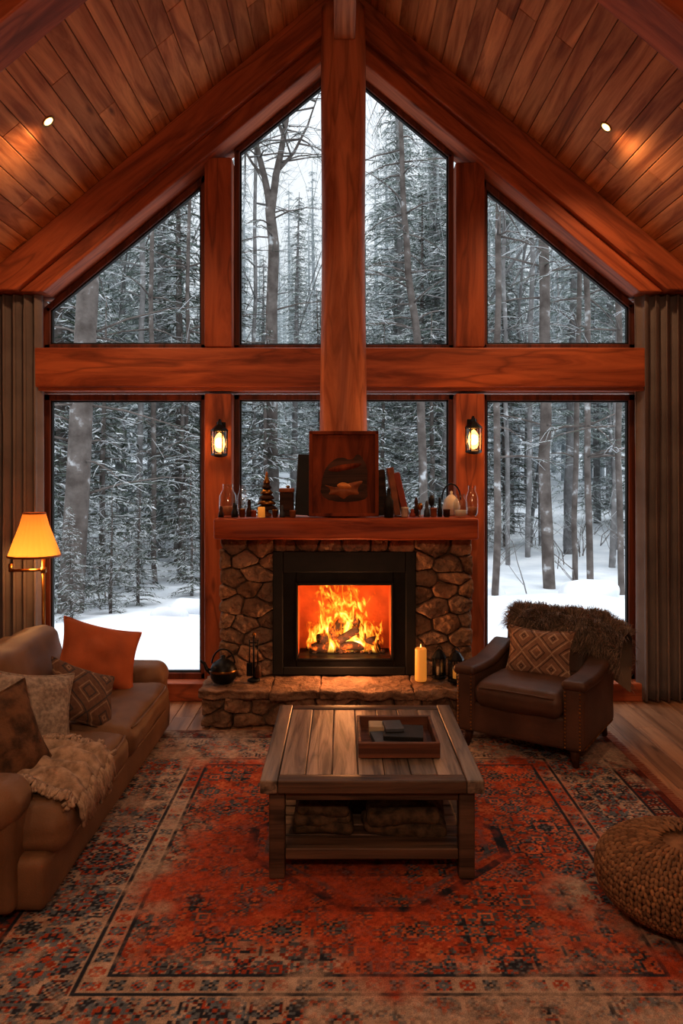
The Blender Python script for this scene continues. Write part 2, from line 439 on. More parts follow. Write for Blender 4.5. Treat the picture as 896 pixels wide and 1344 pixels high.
# ------------------------------------------------------------------ fireplace
FY=4.8
root=bpy.data.objects.new('fireplace',None); scene.collection.objects.link(root); root.location=(.03,4.8,0)
bpy.context.view_layer.update()
def child(mb,**k):
    ob=mb.done(**k); ob.parent=root; ob.matrix_parent_inverse=Matrix.Translation((-.03,-4.8,0)); return ob
mb=MB('mortar_core')
X0,X1=-.752,.81; Z0,Z1=.0,1.083
ox0,ox1,oz0,oz1=-.40,.434,.25,.98
mb.box(X0,ox0,FY+.012,4.965,Z0,Z1,'mortar'); mb.box(ox1,X1,FY+.012,4.965,Z0,Z1,'mortar')
mb.box(ox0,ox1,FY+.015,5.09,oz1,Z1,'mortar'); mb.box(ox0,ox1,FY+.015,5.09,Z0,oz0,'mortar')
child(mb)
def cells(x0,x1,z0,z1,mx,mn):
    w=x1-x0;h=z1-z0
    if w>mx or h>mx*.8:
        if w/ (mx) > h/(mx*.8):
            t=U(.38,.62); return cells(x0,x0+w*t,z0,z1,mx,mn)+cells(x0+w*t,x1,z0,z1,mx,mn)
        t=U(.38,.62); return cells(x0,x1,z0,z0+h*t,mx,mn)+cells(x0,x1,z0+h*t,z1,mx,mn)
    return [(x0,x1,z0,z1)]
def stone(mb,x0,x1,y0,y1,z0,z1,mat,j=.012,r=.03,n=3,skew=.12):
    sd=Vector((U(0,99),U(0,99),U(0,99)))
    sk=U(-skew,skew); sk2=U(-skew,skew)
    def fn(p,q):
        p=Vector(p); 
        p.z+=sk*p.x*1.2; p.x+=sk2*p.z*1.2
        d=noise.noise_vector(p*9+sd); return p+d*j
    mb.box(x0,x1,y0,y1,z0,z1,mat,r,arc=2,n=n,fn=fn)
def clip(poly,a,b,c):
    out=[]
    for i in range(len(poly)):
        p=poly[i];q=poly[(i+1)%len(poly)]
        dp=a*p[0]+b*p[1]-c; dq=a*q[0]+b*q[1]-c
        if dp<=0: out.append(p)
        if (dp<0<dq) or (dq<0<dp):
            t=dp/(dp-dq); out.append((p[0]+(q[0]-p[0])*t,p[1]+(q[1]-p[1])*t))
    return out
def voro_stones(mb,x0,x1,z0,z1,cell,y,mat,gap=.0035,asp=.72):
    # irregular coursed fieldstones with rough broken faces
    pts=[]
    nxx=max(1,round((x1-x0)/cell)); nzz=max(1,round((z1-z0)/(cell*asp)))
    for j in range(nzz):
        for i in range(nxx+(j%2)):
            px=x0+(x1-x0)*((i+.5-(.5 if j%2 else 0))/nxx+U(-.3,.3)/nxx); pz=z0+(z1-z0)*(j+.5+U(-.26,.26))/nzz
            pts.append((min(max(px,x0+.012),x1-.012),pz,U(0,.003)))
    for k,p in enumerate(pts):
        poly=[(x0,z0),(x1,z0),(x1,z1),(x0,z1)]
        for m_,q in enumerate(pts):
            if m_==k: continue
            a=q[0]-p[0]; b=(q[1]-p[1])*2.3; l=math.hypot(a,b)
            if l<1e-5: continue
            a/=l;b/=l; mxx=(p[0]+q[0])/2; mzz=(p[1]+q[1])/2
            l2=math.hypot(a,b); c=(a*mxx+b*mzz)/l2+(p[2]-q[2])/(2*l)-gap
            poly=clip(poly,a/l2,b/l2,c)
            if len(poly)<3: break
        if len(poly)<3: continue
        P=poly
        for t in (.10,.22):
            Q=[]
            for i in range(len(P)):
                a=P[i];b=P[(i+1)%len(P)]
                Q.append((a[0]*(1-t)+b[0]*t,a[1]*(1-t)+b[1]*t)); Q.append((a[0]*t+b[0]*(1-t),a[1]*t+b[1]*(1-t)))
            P=Q
        Q=[]
        for i in range(len(P)):
            a=P[i];b=P[(i+1)%len(P)]; l=math.hypot(a[0]-b[0],a[1]-b[1]); m_=max(1,int(l/.010))
            for s in range(m_): Q.append((a[0]+(b[0]-a[0])*s/m_,a[1]+(b[1]-a[1])*s/m_))
        P=Q
        cx=sum(a[0] for a in P)/len(P); cz=sum(a[1] for a in P)/len(P)
        pr=U(-.004,.045); n=len(P); vs=[];fs=[]; sd=U(0,90); tx,tz_=U(-.25,.25),U(-.25,.25)
        rings=((1.0,.07),(1.0,.014),(.97,.003),(.92,-.003),(.82,-.006),(.7,-.007),(.56,-.009),(.4,-.009),(.22,-.010))
        for s,dy in rings:
            for a in P:
                q=Vector((cx+(a[0]-cx)*s,y-pr+dy,cz+(a[1]-cz)*s))
                if dy<.05:
                    w_=Vector((q.x*12+sd,q.z*12,sd))
                    q.y+=noise.noise(w_)*.024+noise.noise(w_*3.1)*.014+tx*(q.x-cx)+tz_*(q.z-cz)
                    e=noise.noise_vector(w_*1.7)*.007*(1 if s>.9 else .3); q.x+=e.x; q.z+=e.z
                vs.append(q)
        vs.append(Vector((cx,y-pr-.010+noise.noise(Vector((cx*12+sd,cz*12,sd)))*.024,cz)))
        for r_ in range(len(rings)-1):
            for i in range(n): fs.append((r_*n+i,r_*n+(i+1)%n,(r_+1)*n+(i+1)%n,(r_+1)*n+i))
        b_=(len(rings)-1)*n
        for i in range(n): fs.append((b_+i,b_+(i+1)%n,len(vs)-1))
        mb.add(vs,fs,mat,None,True)
mb=MB('stone_surround'); g=.004
voro_stones(mb,-.765,-.425,.225,1.083,.17,FY+.0,'stone',.0025,.56); voro_stones(mb,.46,.822,.225,1.083,.18,FY+.0,'stone',.0025,.56)
voro_stones(mb,-.425,.46,1.0,1.083,.15,FY+.01,'stone',.0025)
for sx in (-.745,.80):
    for c in cells(FY+.08,4.96,.225,1.08,.17,.06): stone(mb,sx-.03,sx+.03,c[0]+g,c[1]-g,c[2]+g,c[3]-g,'stone')
child(mb)
mb=MB('raised_hearth'); HX0,HX1=-.83,.775
mb.box(HX0+.04,HX1-.04,4.5,4.96,0.012,.2,'mortar')
voro_stones(mb,HX0+.005,HX1-.005,.012,.178,.20,4.49,'flag',.003,.42)
for sx in (HX0+.01,HX1-.09):
    for z0,z1 in ((.012,.085),(.09,.165)):
        y=4.58
        while y<4.8:
            stone(mb,sx,sx+.08,y,y+.16,z0,z1,'flag',.006,.018); y+=.165
x=HX0-.01; ws=[.42,.29,.55,.36]; 
k=(HX1+.01-x)/sum(ws)
for w in ws:
    w*=k; a0=x; sd=U(0,50)
    def ffn(p,q,a0=a0,sd=sd):
        p=Vector(p)
        if q[1]<-.6: p.y+=.045*noise.noise(Vector(((p.x+a0)*6,sd,p.z*6)))+.018*noise.noise(Vector((p.x*25,sd,p.z*30)))
        if abs(q[0])>.8: p.x+=.012*noise.noise(Vector((sd,p.y*18,p.z*9)))
        p.z+=.013*noise.noise(Vector((p.x*9+sd,p.y*9,0)))+.006*noise.noise(Vector((p.x*30+sd,p.y*30,0))); return p
    mb.box(x+.001,x+w-.001,4.435,4.79,.172,.225,'flag',.012,arc=2,n=20,fn=ffn); x+=w
child(mb)
mb=MB('fireplace_insert')
ax0,ax1,az0,az1=-.43,.464,.235,1.004
bx0,bx1,bz0,bz1=-.274,.312,.338,.794
def fr(x0,x1,z0,z1,u0,u1,v0,v1,y0,y1,mat):
    mb.box(x0,u0,y0,y1,z0,z1,mat,.005); mb.box(u1,x1,y0,y1,z0,z1,mat,.005)
    mb.box(u0,u1,y0,y1,v1,z1,mat,.005); mb.box(u0,u1,y0,y1,z0,v0,mat,.005)
fr(ax0,ax1,az0,az1,-.365,.40,.285,.875,4.755,4.86,'black2')
fr(-.368,.403,.282,.878,bx0-.012,bx1+.012,bz0-.012,bz1+.012,4.765,4.85,'black')
fr(bx0-.016,bx1+.016,bz0-.016,bz1+.016,bx0,bx1,bz0,bz1,4.757,4.84,'black')
mb.box(bx0-.02,bx1+.02,5.04,5.06,bz0-.03,bz1+.03,'brick')
for a,b in ((bx0-.02,bx0),(bx1,bx1+.02)): mb.box(a,b,4.84,5.05,bz0-.02,bz1+.02,'brick')
mb.box(bx0-.02,bx1+.02,4.84,5.05,bz1,bz1+.02,'black2'); mb.box(bx0-.02,bx1+.02,4.84,5.05,bz0-.02,bz0,'black2')
child(mb)
def logmat():
    m,nt,b=newmat('charred_log'); L=nt.links.new
    v,_=coords(nt,(12,12,12)); n=N(nt,'ShaderNodeTexNoise'); n.inputs['Scale'].default_value=1.4; n.inputs['Detail'].default_value=5; L(v,n.inputs['Vector'])
    r=ramp(nt,[(.40,C(16,10,8)),(.55,C(52,28,18))]); L(n.outputs['Fac'],r.inputs[0]); L(r.outputs[0],b.inputs['Base Color'])
    e=ramp(nt,[(.56,(0,0,0,1)),(.68,(1,.15,.01,1))]); L(n.outputs['Fac'],e.inputs[0]); L(e.outputs[0],b.inputs['Emission Color']); b.inputs['Emission Strength'].default_value=1.6
    b.inputs['Roughness'].default_value=.9
    return m
M['log']=logmat()
mb=MB('burning_logs')
def lg(a,b,r):
    a=Vector(a);b=Vector(b); pts=[a.lerp(b,t/8) for t in range(9)]
    tube(mb,[p+noise.noise_vector(p*14)*.008 for p in pts],[r*(1+.12*noise.noise(p*20)) for p in pts],'log',12)
lg((-.21,4.90,.375),(.25,4.93,.385),.034); lg((-.18,4.99,.372),(.22,4.97,.372),.032)
lg((-.15,4.88,.43),(.12,5.0,.47),.034); lg((-.02,4.99,.46),(.22,4.88,.42),.033)
lg((-.13,4.90,.40),(.04,4.96,.57),.028); lg((.20,4.90,.40),(.07,4.95,.56),.027); lg((-.02,4.875,.42),(.11,4.90,.50),.026)
for i in range(40):
    x,y=U(-.24,.28),U(4.87,5.02); s=U(.008,.018); stone(mb,x-s,x+s,y-s,y+s,bz0,bz0+s*1.6,'log',.004,.006,1)
child(mb)
def flame_mat():
    m=bpy.data.materials.new('flame'); m.use_nodes=True; nt=m.node_tree; nt.nodes.clear(); L=nt.links.new
    tc=N(nt,'ShaderNodeTexCoord'); sp=N(nt,'ShaderNodeSeparateXYZ'); L(tc.outputs['Object'],sp.inputs[0])
    mp=N(nt,'ShaderNodeMapping'); mp.inputs['Scale'].default_value=(14,30,6.0); L(tc.outputs['Object'],mp.inputs[0])
    n=N(nt,'ShaderNodeTexNoise'); n.inputs['Scale'].default_value=1; n.inputs['Detail'].default_value=4; n.inputs['Distortion'].default_value=1.3; L(mp.outputs[0],n.inputs['Vector'])
    x2=math_n(nt,'POWER',math_n(nt,'ABSOLUTE',math_n(nt,'DIVIDE',sp.outputs[0],.25)),2.0)
    zz=math_n(nt,'DIVIDE',sp.outputs[2],.46)
    d=math_n(nt,'SUBTRACT',math_n(nt,'SUBTRACT',.58,math_n(nt,'MULTIPLY',x2,.6)),math_n(nt,'MULTIPLY',zz,.55))
    d=math_n(nt,'ADD',d,math_n(nt,'MULTIPLY',math_n(nt,'SUBTRACT',n.outputs['Fac'],.5),2.8))
    mr=N(nt,'ShaderNodeMapRange'); L(d,mr.inputs[0]); mr.inputs[1].default_value=.15; mr.inputs[2].default_value=.45
    bot=N(nt,'ShaderNodeMapRange'); L(sp.outputs[2],bot.inputs[0]); bot.inputs[1].default_value=0; bot.inputs[2].default_value=.04
    al=math_n(nt,'MULTIPLY',math_n(nt,'MULTIPLY',mr.outputs[0],bot.outputs[0]),.75)
    r=ramp(nt,[(.1,(1,.12,.005,1)),(.4,(1,.28,.02,1)),(.7,(1,.52,.08,1)),(1,(1,.76,.3,1))]); L(d,r.inputs[0])
    st=N(nt,'ShaderNodeMapRange'); L(d,st.inputs[0]); st.inputs[1].default_value=.1; st.inputs[2].default_value=1.0; st.inputs[3].default_value=.9; st.inputs[4].default_value=4.6
    e=N(nt,'ShaderNodeEmission'); L(r.outputs[0],e.inputs[0]); L(st.outputs[0],e.inputs[1])
    t=N(nt,'ShaderNodeBsdfTransparent'); mx=N(nt,'ShaderNodeMixShader'); L(al,mx.inputs[0]); L(t.outputs[0],mx.inputs[1]); L(e.outputs[0],mx.inputs[2])
    o=N(nt,'ShaderNodeOutputMaterial'); L(mx.outputs[0],o.inputs[0]); return m
M['flame']=flame_mat()
mb=MB('flames')
for yy in (4.885,4.92,4.955,4.99):
    vs=[];fs=[];n=20
    for j in range(n+1):
        for i in range(n+1):
            x=-.25+.5*i/n; z=.44*j/n; vs.append((.02+x,yy+.018*math.sin(x*22+z*14+yy*90),.345+z))
    for j in range(n):
        for i in range(n): k=j*(n+1)+i; fs.append((k,k+1,k+n+2,k+n+1))
    mb.add(vs,fs,'flame')
child(mb,origin=(.02,4.94,.345))
plight('fire_light',(.02,4.87,.62),4.5,(1,.30,.05),.05)
plight('fire_light_low',(.02,4.70,.45),15,(1,.42,.16),.1)
mb=MB('mantel_shelf')
def mfn(p,q):
    p=Vector(p); p.y+=.008*noise.noise(Vector((p.x*5,p.z*8,1))); p.z+=.006*noise.noise(Vector((p.x*4,3,p.z*6))); return p
mb.box(PX(280,4.6),PX(628,4.6),4.6,4.965,1.092,1.222,'mantel',.014,arc=2,n=24,fn=mfn); mb.done()

# ------------------------------------------------------------------ mantel items
MZ=1.227
mb=MB('carved_relief_panel')
T=Matrix.Translation((PX(451,4.66),4.655,MZ+.003))@Matrix.Rotation(math.radians(-4),4,'X')
w=.213;h=.525
mb.box(-w,w,0,.022,0,h,'panel',.006,T=T)
for a in ((-w,-w+.022,0,h),(w-.022,w,0,h),(-w,w,0,.02),(-w,w,h-.022,h)): mb.box(a[0],a[1],-.014,.01,a[2],a[3],'panel',.003,T=T)
def relief(pts,y,mat,dp=.028):
    n=len(pts); cx=sum(p[0] for p in pts)/n; cz=sum(p[1] for p in pts)/n
    P=pts
    for it in range(2):
        Q=[]
        for i in range(len(P)):
            a=P[i];b=P[(i+1)%len(P)]; Q.append((a[0]*.75+b[0]*.25,a[1]*.75+b[1]*.25)); Q.append((a[0]*.25+b[0]*.75,a[1]*.25+b[1]*.75))
        P=Q
    n=len(P); vs=[(p[0],y,p[1]) for p in P]+[(cx+(p[0]-cx)*.7,y-dp*.8,cz+(p[1]-cz)*.7) for p in P]+[(cx,y-dp,cz)]
    fs=[(i,(i+1)%n,(i+1)%n+n,i+n) for i in range(n)]+[(n+i,n+(i+1)%n,2*n) for i in range(n)]
    mb.add(vs,fs,mat,T,True)
relief([(-.15,.09),(-.13,.26),(-.09,.33),(-.02,.37),(.05,.34),(.09,.40),(.15,.30),(.14,.18),(.15,.09)],0.0,'darkwood',.006)
relief([(-.11,.285),(-.05,.27),(.02,.285),(.09,.30),(.12,.33),(.03,.325),(-.04,.315)],-.004,'panel',.014)
relief([(-.13,.20),(-.06,.175),(-.02,.19),(.05,.21),(.13,.225),(.08,.17),(.10,.13),(.03,.135),(.0,.10),(-.04,.135),(-.10,.13),(-.075,.165)],-.004,'tan',.022)
relief([(-.05,.185),(.0,.16),(.06,.175),(.02,.205),(-.02,.21)],-.022,'gold',.010)
mb.done()
mb=MB('slate_board')
T=Matrix.Translation((PX(397,4.74),4.74,MZ+.003))@Matrix.Rotation(math.radians(-5),4,'X')@Matrix.Rotation(math.radians(3),4,'Y')
vs,fs=rbox(.05,.008,.19,.006,1,1); mb.add(vs,fs,'black2',T@Matrix.Translation((0,0,.194)),False); mb.box(.03,.10,.0,.012,.0,.42,'black2',.02,T=T,arc=2); mb.done()
mb=MB('slate_board'); T=Matrix.Translation((PX(503,4.78),4.78,MZ+.003))@Matrix.Rotation(math.radians(-5),4,'X')@Matrix.Rotation(math.radians(-4),4,'Y')
mb.box(-.03,.03,0,.012,0,.29,'darkwood',.004,T=T); mb.done()
mb=MB('leaning_books')
for i,(x,hh,a,mt) in enumerate(((517,.30,-9,'tan'),(528,.27,-13,'red'))):
    T=Matrix.Translation((PX(x,4.76),4.80,MZ+.003))@Matrix.Rotation(math.radians(a),4,'Y')
    mb.box(0,.04,-.08,.08,0,hh,mt,.004,T=T); mb.box(.004,.036,-.076,.084,.004,hh+.0,'cream',.001,T=T)
mb.done()
mb=MB('decorative_tree')
cx,cy=PX(350,4.70),4.70
lathe(mb,[(0,0),(.03,0),(.03,.02),(.012,.025),(.01,.06)],(cx,cy,MZ),'tan',16)
for k in range(6):
    z=.05+k*.032; r=.068-.009*k
    lathe(mb,[(.006,z+.045),(r*.6,z+.02),(r,z),(r*.9,z-.006),(.006,z+.004)],(cx,cy,MZ),'brass' if k%2 else 'darkwood',14)
lathe(mb,[(0,0),(.008,.006),(.006,.02),(0,.03)],(cx,cy,MZ+.25),'gold',8)
mb.done()
def jar(name,px,d,r,h,kind='jar',content=None):
    mb=MB(name); x=PX(px,d)
    lathe(mb,[(r*.6,0),(r*.95,h*.1),(r,h*.35),(r*.95,h*.65),(r*.55,h*.85),(r*.6,h)],(x,d,MZ),kind,24)
    if content: lathe(mb,[(0,.004),(r*.8,.006),(r*.85,h*.3),(0,h*.32)],(x,d,MZ),content,20)
    else: lathe(mb,[(0,.002),(r*.6,.002)],(x,d,MZ),kind,24)
    mb.done()
jar('glass_globe_vase',299,4.75,.058,.2,'jar','tan')
jar('glass_jar',604,4.67,.045,.14,'jar','white')
jar('glass_jar',619,4.75,.04,.19,'jar','tan')
jar('glass_bottle',318,4.86,.035,.19,'jar')
mb=MB('pillar_candle'); lathe(mb,[(0,0),(.022,0),(.022,.06),(.018,.063),(0,.06)],(PX(343,4.63),4.63,MZ),'candle',20); tube(mb,[(PX(343,4.63),4.63,MZ+.06),(PX(343,4.63)+.002,4.63,MZ+.072)],.0015,'black2',5); mb.done()
mb=MB('wooden_box'); T=Matrix.Translation((PX(378,4.74),4.74,MZ))
mb.box(-.05,.035,-.045,.045,.002,.15,'darkwood',.006,T=T); mb.box(-.054,.039,-.049,.049,.15,.175,'tan',.006,T=T); lathe(mb,[(0,0),(.01,.002),(.012,.012),(0,.018)],(0,0,.175),'brass',12,T); mb.done()
mb=MB('dark_bottle'); lathe(mb,[(0,0),(.028,0),(.029,.10),(.012,.13),(.011,.17),(.014,.175),(0,.18)],(PX(510,4.63),4.63,MZ),'black2',18); mb.done()
def figure(x,d,hh,r,mt,kind):
    if kind==0: lathe(mb,[(0,0),(r,0),(r*.9,hh*.35),(r*.5,hh*.55),(r*.62,hh*.75),(r*.4,hh*.95),(0,hh)],(x,d,MZ),mt,14)
    elif kind==1:
        lathe(mb,[(0,0),(r*.8,0),(r,hh*.1),(r,hh*.7),(r*1.1,hh*.72),(r*1.1,hh*.85),(0,hh*.88)],(x,d,MZ),mt,16)
    else:
        lathe(mb,[(0,0),(r*.7,0),(r*.2,hh*.1),(r*.2,hh*.45),(r*.9,hh*.6),(r,hh*.8),(r*.5,hh),(0,hh*.98)],(x,d,MZ),mt,16)
mb=MB('mantel_figurines')
for px,hh,r,mt,kd_,dy in ((531,.07,.022,'white',1,.0),(541,.05,.020,'red',0,.0),(551,.085,.018,'brass',2,.02),(560,.10,.02,'blue',0,.03),(569,.065,.020,'tan',1,.0),(577,.12,.016,'black2',0,.03),(586,.055,.02,'darkwood',1,.0),(546,.12,.018,'darkwood',0,.08),(566,.13,.02,'black2',2,.09),
    (308,.09,.022,'black2',0,-.02),(318,.06,.018,'brass',1,-.03),(327,.11,.02,'darkwood',0,.0),(333,.05,.016,'red',1,-.03),(361,.055,.018,'brass',1,-.035),(370,.075,.016,'blue',0,-.03),(384,.05,.018,'tan',1,-.04),(290,.07,.018,'darkwood',0,-.05)):
    figure(PX(px,4.67+dy),4.67+dy,hh,r,mt,kd_)
mb.done()
mb=MB('white_kettle'); kx,kd=PX(592,4.86),4.86
lathe(mb,[(0,0),(.05,0),(.058,.05),(.045,.1),(.02,.125),(.008,.135),(.01,.15),(0,.155)],(kx,kd,MZ),'white',22)
tube(mb,[(kx+.04*math.cos(t)*1.5,kd,MZ+.1+.10*math.sin(t)) for t in np.linspace(0,math.pi,12)],.005,'black',8)
mb.done()

def sconce(px,py):
    d=4.93; x=PX(px,d); z=PZ(py,d)
    mb=MB('wall_lantern'); yc=4.89
    mb.box(x-.03,x+.03,4.955,4.968,z-.07,z+.12,'black',.004)
    tube(mb,[(x,4.96,z+.09),(x,4.93,z+.13),(x,4.90,z+.13),(x,yc,z+.115)],.007,'black',8)
    lathe(mb,[(0,.125),(.012,.12),(.016,.10),(.055,.065),(.058,.058),(.05,.058)],(x,yc,z),'black',6,smooth=False)
    lathe(mb,[(.046,.06),(.05,.055),(.046,-.085),(.05,-.09),(.03,-.105),(0,-.11)],(x,yc,z-.0),'jar',6,smooth=False)
    lathe(mb,[(.05,-.085),(.053,-.09),(.053,-.098),(.03,-.108),(0,-.112)],(x,yc,z),'black',6,smooth=False)
    for k in range(6):
        t=2*math.pi*k/6; tube(mb,[(x+.052*math.cos(t),yc+.052*math.sin(t),z+.058),(x+.05*math.cos(t),yc+.05*math.sin(t),z-.09)],.0035,'black',5)
    lathe(mb,[(0,-.08),(.022,-.07),(.038,-.03),(.032,.01),(.014,.04),(0,.05)],(x,yc,z),'bulb',14)
    mb.done(origin=(x,4.97,z))
    plight('lantern_light',(x,yc-.09,z-.02),4.0,(1,.42,.12),.04)
sconce(289,578); sconce(620,574)

mb=MB('floor_lamp'); ly=4.68; lx=PX(57,ly); sx=PX(45,ly)
lathe(mb,[(0,.0),(.13,.0),(.13,.015),(.02,.03),(0,.03)],(lx,ly,0.001),'brass',28)
tube(mb,[(lx,ly,.02),(lx,ly,PZ(728,ly))],.011,'brass',12)
lathe(mb,[(0,-.02),(.018,-.015),(.018,.015),(0,.02)],(lx,ly,PZ(748,ly)),'brass',14)
tube(mb,[(lx,ly,PZ(748,ly)),(PX(12,ly),ly,PZ(749,ly))],.009,'brass',10)
tube(mb,[(PX(14,ly),ly-.0,PZ(749,ly)),(PX(14,ly),ly,PZ(740,ly))],.012,'brass',10)
zb_=PZ(730,ly); zt_=PZ(674,ly)
pr=[(.152,0),(.146,.02),(.118,.10),(.085,.19),(.066,zt_-zb_)]
n=48; vs=[];fs=[]
for r,z in pr:
    for k in range(n):
        t=2*math.pi*k/n; rr=r*(1+(.018 if k%2 else 0)); vs.append((sx+rr*math.cos(t),ly+rr*math.sin(t),zb_+z))
for i in range(len(pr)-1):
    for k in range(n): fs.append((i*n+k,i*n+(k+1)%n,(i+1)*n+(k+1)%n,(i+1)*n+k))
mb.add(vs,fs,'shade',smooth=False)
lathe(mb,[(.154,-.004),(.158,.003),(.154,.010)],(sx,ly,zb_),'tan',36); lathe(mb,[(.066,-.004),(.071,.0),(.066,.006)],(sx,ly,zt_),'tan',36)
tube(mb,[(lx,ly,PZ(728,ly)),(sx,ly,PZ(722,ly)),(sx,ly,PZ(712,ly))],.007,'brass',8)
lathe(mb,[(0,0),(.02,.02),(.03,.06),(.02,.09),(0,.1)],(sx,ly,PZ(712,ly)),'bulb',14)
mb.done()
plight('floor_lamp_bulb',(sx,ly,PZ(700,ly)),2.0,(1,.5,.18),.04)
plight('floor_lamp_glow',(sx,ly-.02,zb_-.03),5,(1,.5,.18),.04)

def pillow(name,w,h,t,T,mat,seed=0,n=26,wr=.018):
    mb=MB(name)
    for sg in (-1,1):
        vs=[];fs=[]
        for j in range(n+1):
            for i in range(n+1):
                u=2*i/n-1; v=2*j/n-1
                k=1-.12*(1-abs(v)**2)*abs(u)**2; k2=1-.12*(1-abs(u)**2)*abs(v)**2
                e=max(0,(1-u*u)*(1-v*v)); th=t*(e**.42)
                x=u*w*k; z=v*h*k2
                d=noise.noise(Vector((x*9+seed,z*9,sg*3.0)))*wr*(e**.3)+noise.noise(Vector((x*22+seed,z*14,sg*5.0)))*wr*.4*(e**.3)
                vs.append((x,sg*(th+d),z))
        for j in range(n):
            for i in range(n):
                k=j*(n+1)+i; fc=(k,k+1,k+n+2,k+n+1); fs.append(fc if sg<0 else fc[::-1])
        mb.add(vs,fs,mat,T,True,.5)
    pp=[]
    for s in range(4):
        for i in range(n):
            a=2*i/n-1
            u,v=[(a,-1),(1,a),(-a,1),(-1,-a)][s]
            k=1-.12*(1-abs(v)**2)*abs(u)**2; k2=1-.12*(1-abs(u)**2)*abs(v)**2
            pp.append(T@Vector((u*w*k,0,v*h*k2)))
    pp.append(pp[0]); tube(mb,pp,.006,mat,6,.5)
    return mb.done(T=T)
def kilim_mat(name,base,a,b2,sc):
    m,nt,b=newmat(name); L=nt.links.new
    tc=N(nt,'ShaderNodeTexCoord'); sp=N(nt,'ShaderNodeSeparateXYZ'); L(tc.outputs['Object'],sp.inputs[0])
    ax=math_n(nt,'PINGPONG',math_n(nt,'MULTIPLY',sp.outputs[0],sc),.5); az=math_n(nt,'PINGPONG',math_n(nt,'MULTIPLY',sp.outputs[2],sc),.5)
    d=math_n(nt,'ADD',ax,az)
    fr_=math_n(nt,'FRACT',math_n(nt,'MULTIPLY',d,3.0))
    r=ramp(nt,[(0,base),(.45,a),(.6,base),(.75,b2),(.88,base)],'CONSTANT'); L(fr_,r.inputs[0])
    n=N(nt,'ShaderNodeTexNoise'); n.inputs['Scale'].default_value=60; L(tc.outputs['Object'],n.inputs['Vector'])
    mx=N(nt,'ShaderNodeMix',data_type='RGBA',blend_type='MULTIPLY'); mx.inputs[0].default_value=.6; L(r.outputs[0],mx.inputs[6]); L(n.outputs['Fac'],mx.inputs[7])
    L(mx.outputs[2],b.inputs['Base Color']); b.inputs['Roughness'].default_value=.95
    bp=N(nt,'ShaderNodeBump'); bp.inputs['Strength'].default_value=.5; bp.inputs['Distance'].default_value=.005; L(n.outputs['Fac'],bp.inputs['Height']); L(bp.outputs[0],b.inputs['Normal'])
    return m
M['kilim']=kilim_mat('kilim_pillow',C(146,112,92),C(190,164,142),C(84,62,54),6)
M['plaid']=kilim_mat('patterned_pillow',C(108,76,58),C(66,56,54),C(146,120,98),5)

# ------------------------------------------------------------------ sofa
mb=MB('sofa')
def cush(sd,crown=.02,j=.006,ax=2):
    def fn(p,q):
        p=Vector(p); u=[i for i in range(3) if i!=ax]
        e=max(0,1-q[u[0]]**2)*max(0,1-q[u[1]]**2)
        p[ax]+=math.copysign(1,q[ax])*crown*(e**.5)*(abs(q[ax])>.4)
        return p+noise.noise_vector(p*5+Vector((sd,0,0)))*j+noise.noise_vector(p*16+Vector((sd,0,0)))*j*.35
    return fn
mb.box(-1.9,-.985,2.53,4.40,.035,.215,'sofa',.03,arc=2,n=10,fn=cush(1,.0,.004))
mb.box(-1.62,-.94,2.57,3.42,.20,.345,'sofa',.055,arc=4,n=16,fn=cush(2,.022,.013))
mb.box(-1.62,-.94,3.43,4.20,.20,.345,'sofa',.055,arc=4,n=16,fn=cush(3,.022,.013))
for (y0,y1) in ((2.57,3.42),(3.43,4.20)):
    for zz in (.333,.222):
        tube(mb,[(-.958,y0+.05,zz),(-.948,y0+.12,zz),(-.945,(y0+y1)/2,zz),(-.948,y1-.12,zz),(-.958,y1-.05,zz)],.0055,'sofa',6)
mb.box(-1.98,-1.72,2.50,4.42,.05,.56,'sofa',.07,arc=4,n=10,fn=cush(4,0,.006))
for k,(y0,y1) in enumerate(((2.66,3.42),(3.43,4.24))):
    T=Matrix.Translation((-1.64,(y0+y1)/2,.50))@Matrix.Rotation(math.radians(-14),4,'Y')
    mb.box(-.105,.10,-(y1-y0)/2,(y1-y0)/2,-.17,.17,'sofa',.08,T=T,arc=4,n=14,fn=cush(5+k,.03,.014,0))
def arm(y0,y1,x1,zt):
    mb.box(-1.92,x1,y0+.02,y1-.02,.04,zt-.06,'sofa',.03,arc=3,n=8,fn=cush(8,0,.005))
    mb.box(-1.92,x1+.012,y0-.012,y1+.012,zt-.155,zt,'sofa',.074,arc=5,n=12,fn=cush(9,0.004,.007))
arm(4.215,4.42,-1.0,.425); arm(2.47,2.66,-1.075,.47)
for (x,y) in ((-1.05,2.6),(-1.05,4.32),(-1.85,2.6),(-1.85,4.32)): lathe(mb,[(0,.0),(.02,.0),(.028,.045),(0,.045)],(x,y,.015 if x>-1.2 else 0),'darkwood',12)
mb.done()
def TR(x,y,z,rx=0,ry=0,rz=0): return Matrix.Translation((x,y,z))@Euler((math.radians(rx),math.radians(ry),math.radians(rz)),'XYZ').to_matrix().to_4x4()
pillow('throw_pillow_orange',.215,.175,.07,TR(-1.28,4.02,.53,-28,18,32),'p_orange',1)
pillow('throw_pillow_patterned',.17,.145,.055,TR(-1.19,3.50,.475,-38,26,44),'plaid',2)
pillow('throw_pillow_gray',.175,.165,.06,TR(-1.30,3.20,.495,-24,12,40),'p_gray',3)
pillow('throw_pillow_brown',.20,.18,.075,TR(-1.30,2.84,.49,-24,-8,55),'p_brown',4)
mb=MB('throw_blanket')
n=40; vs=[];fs=[]
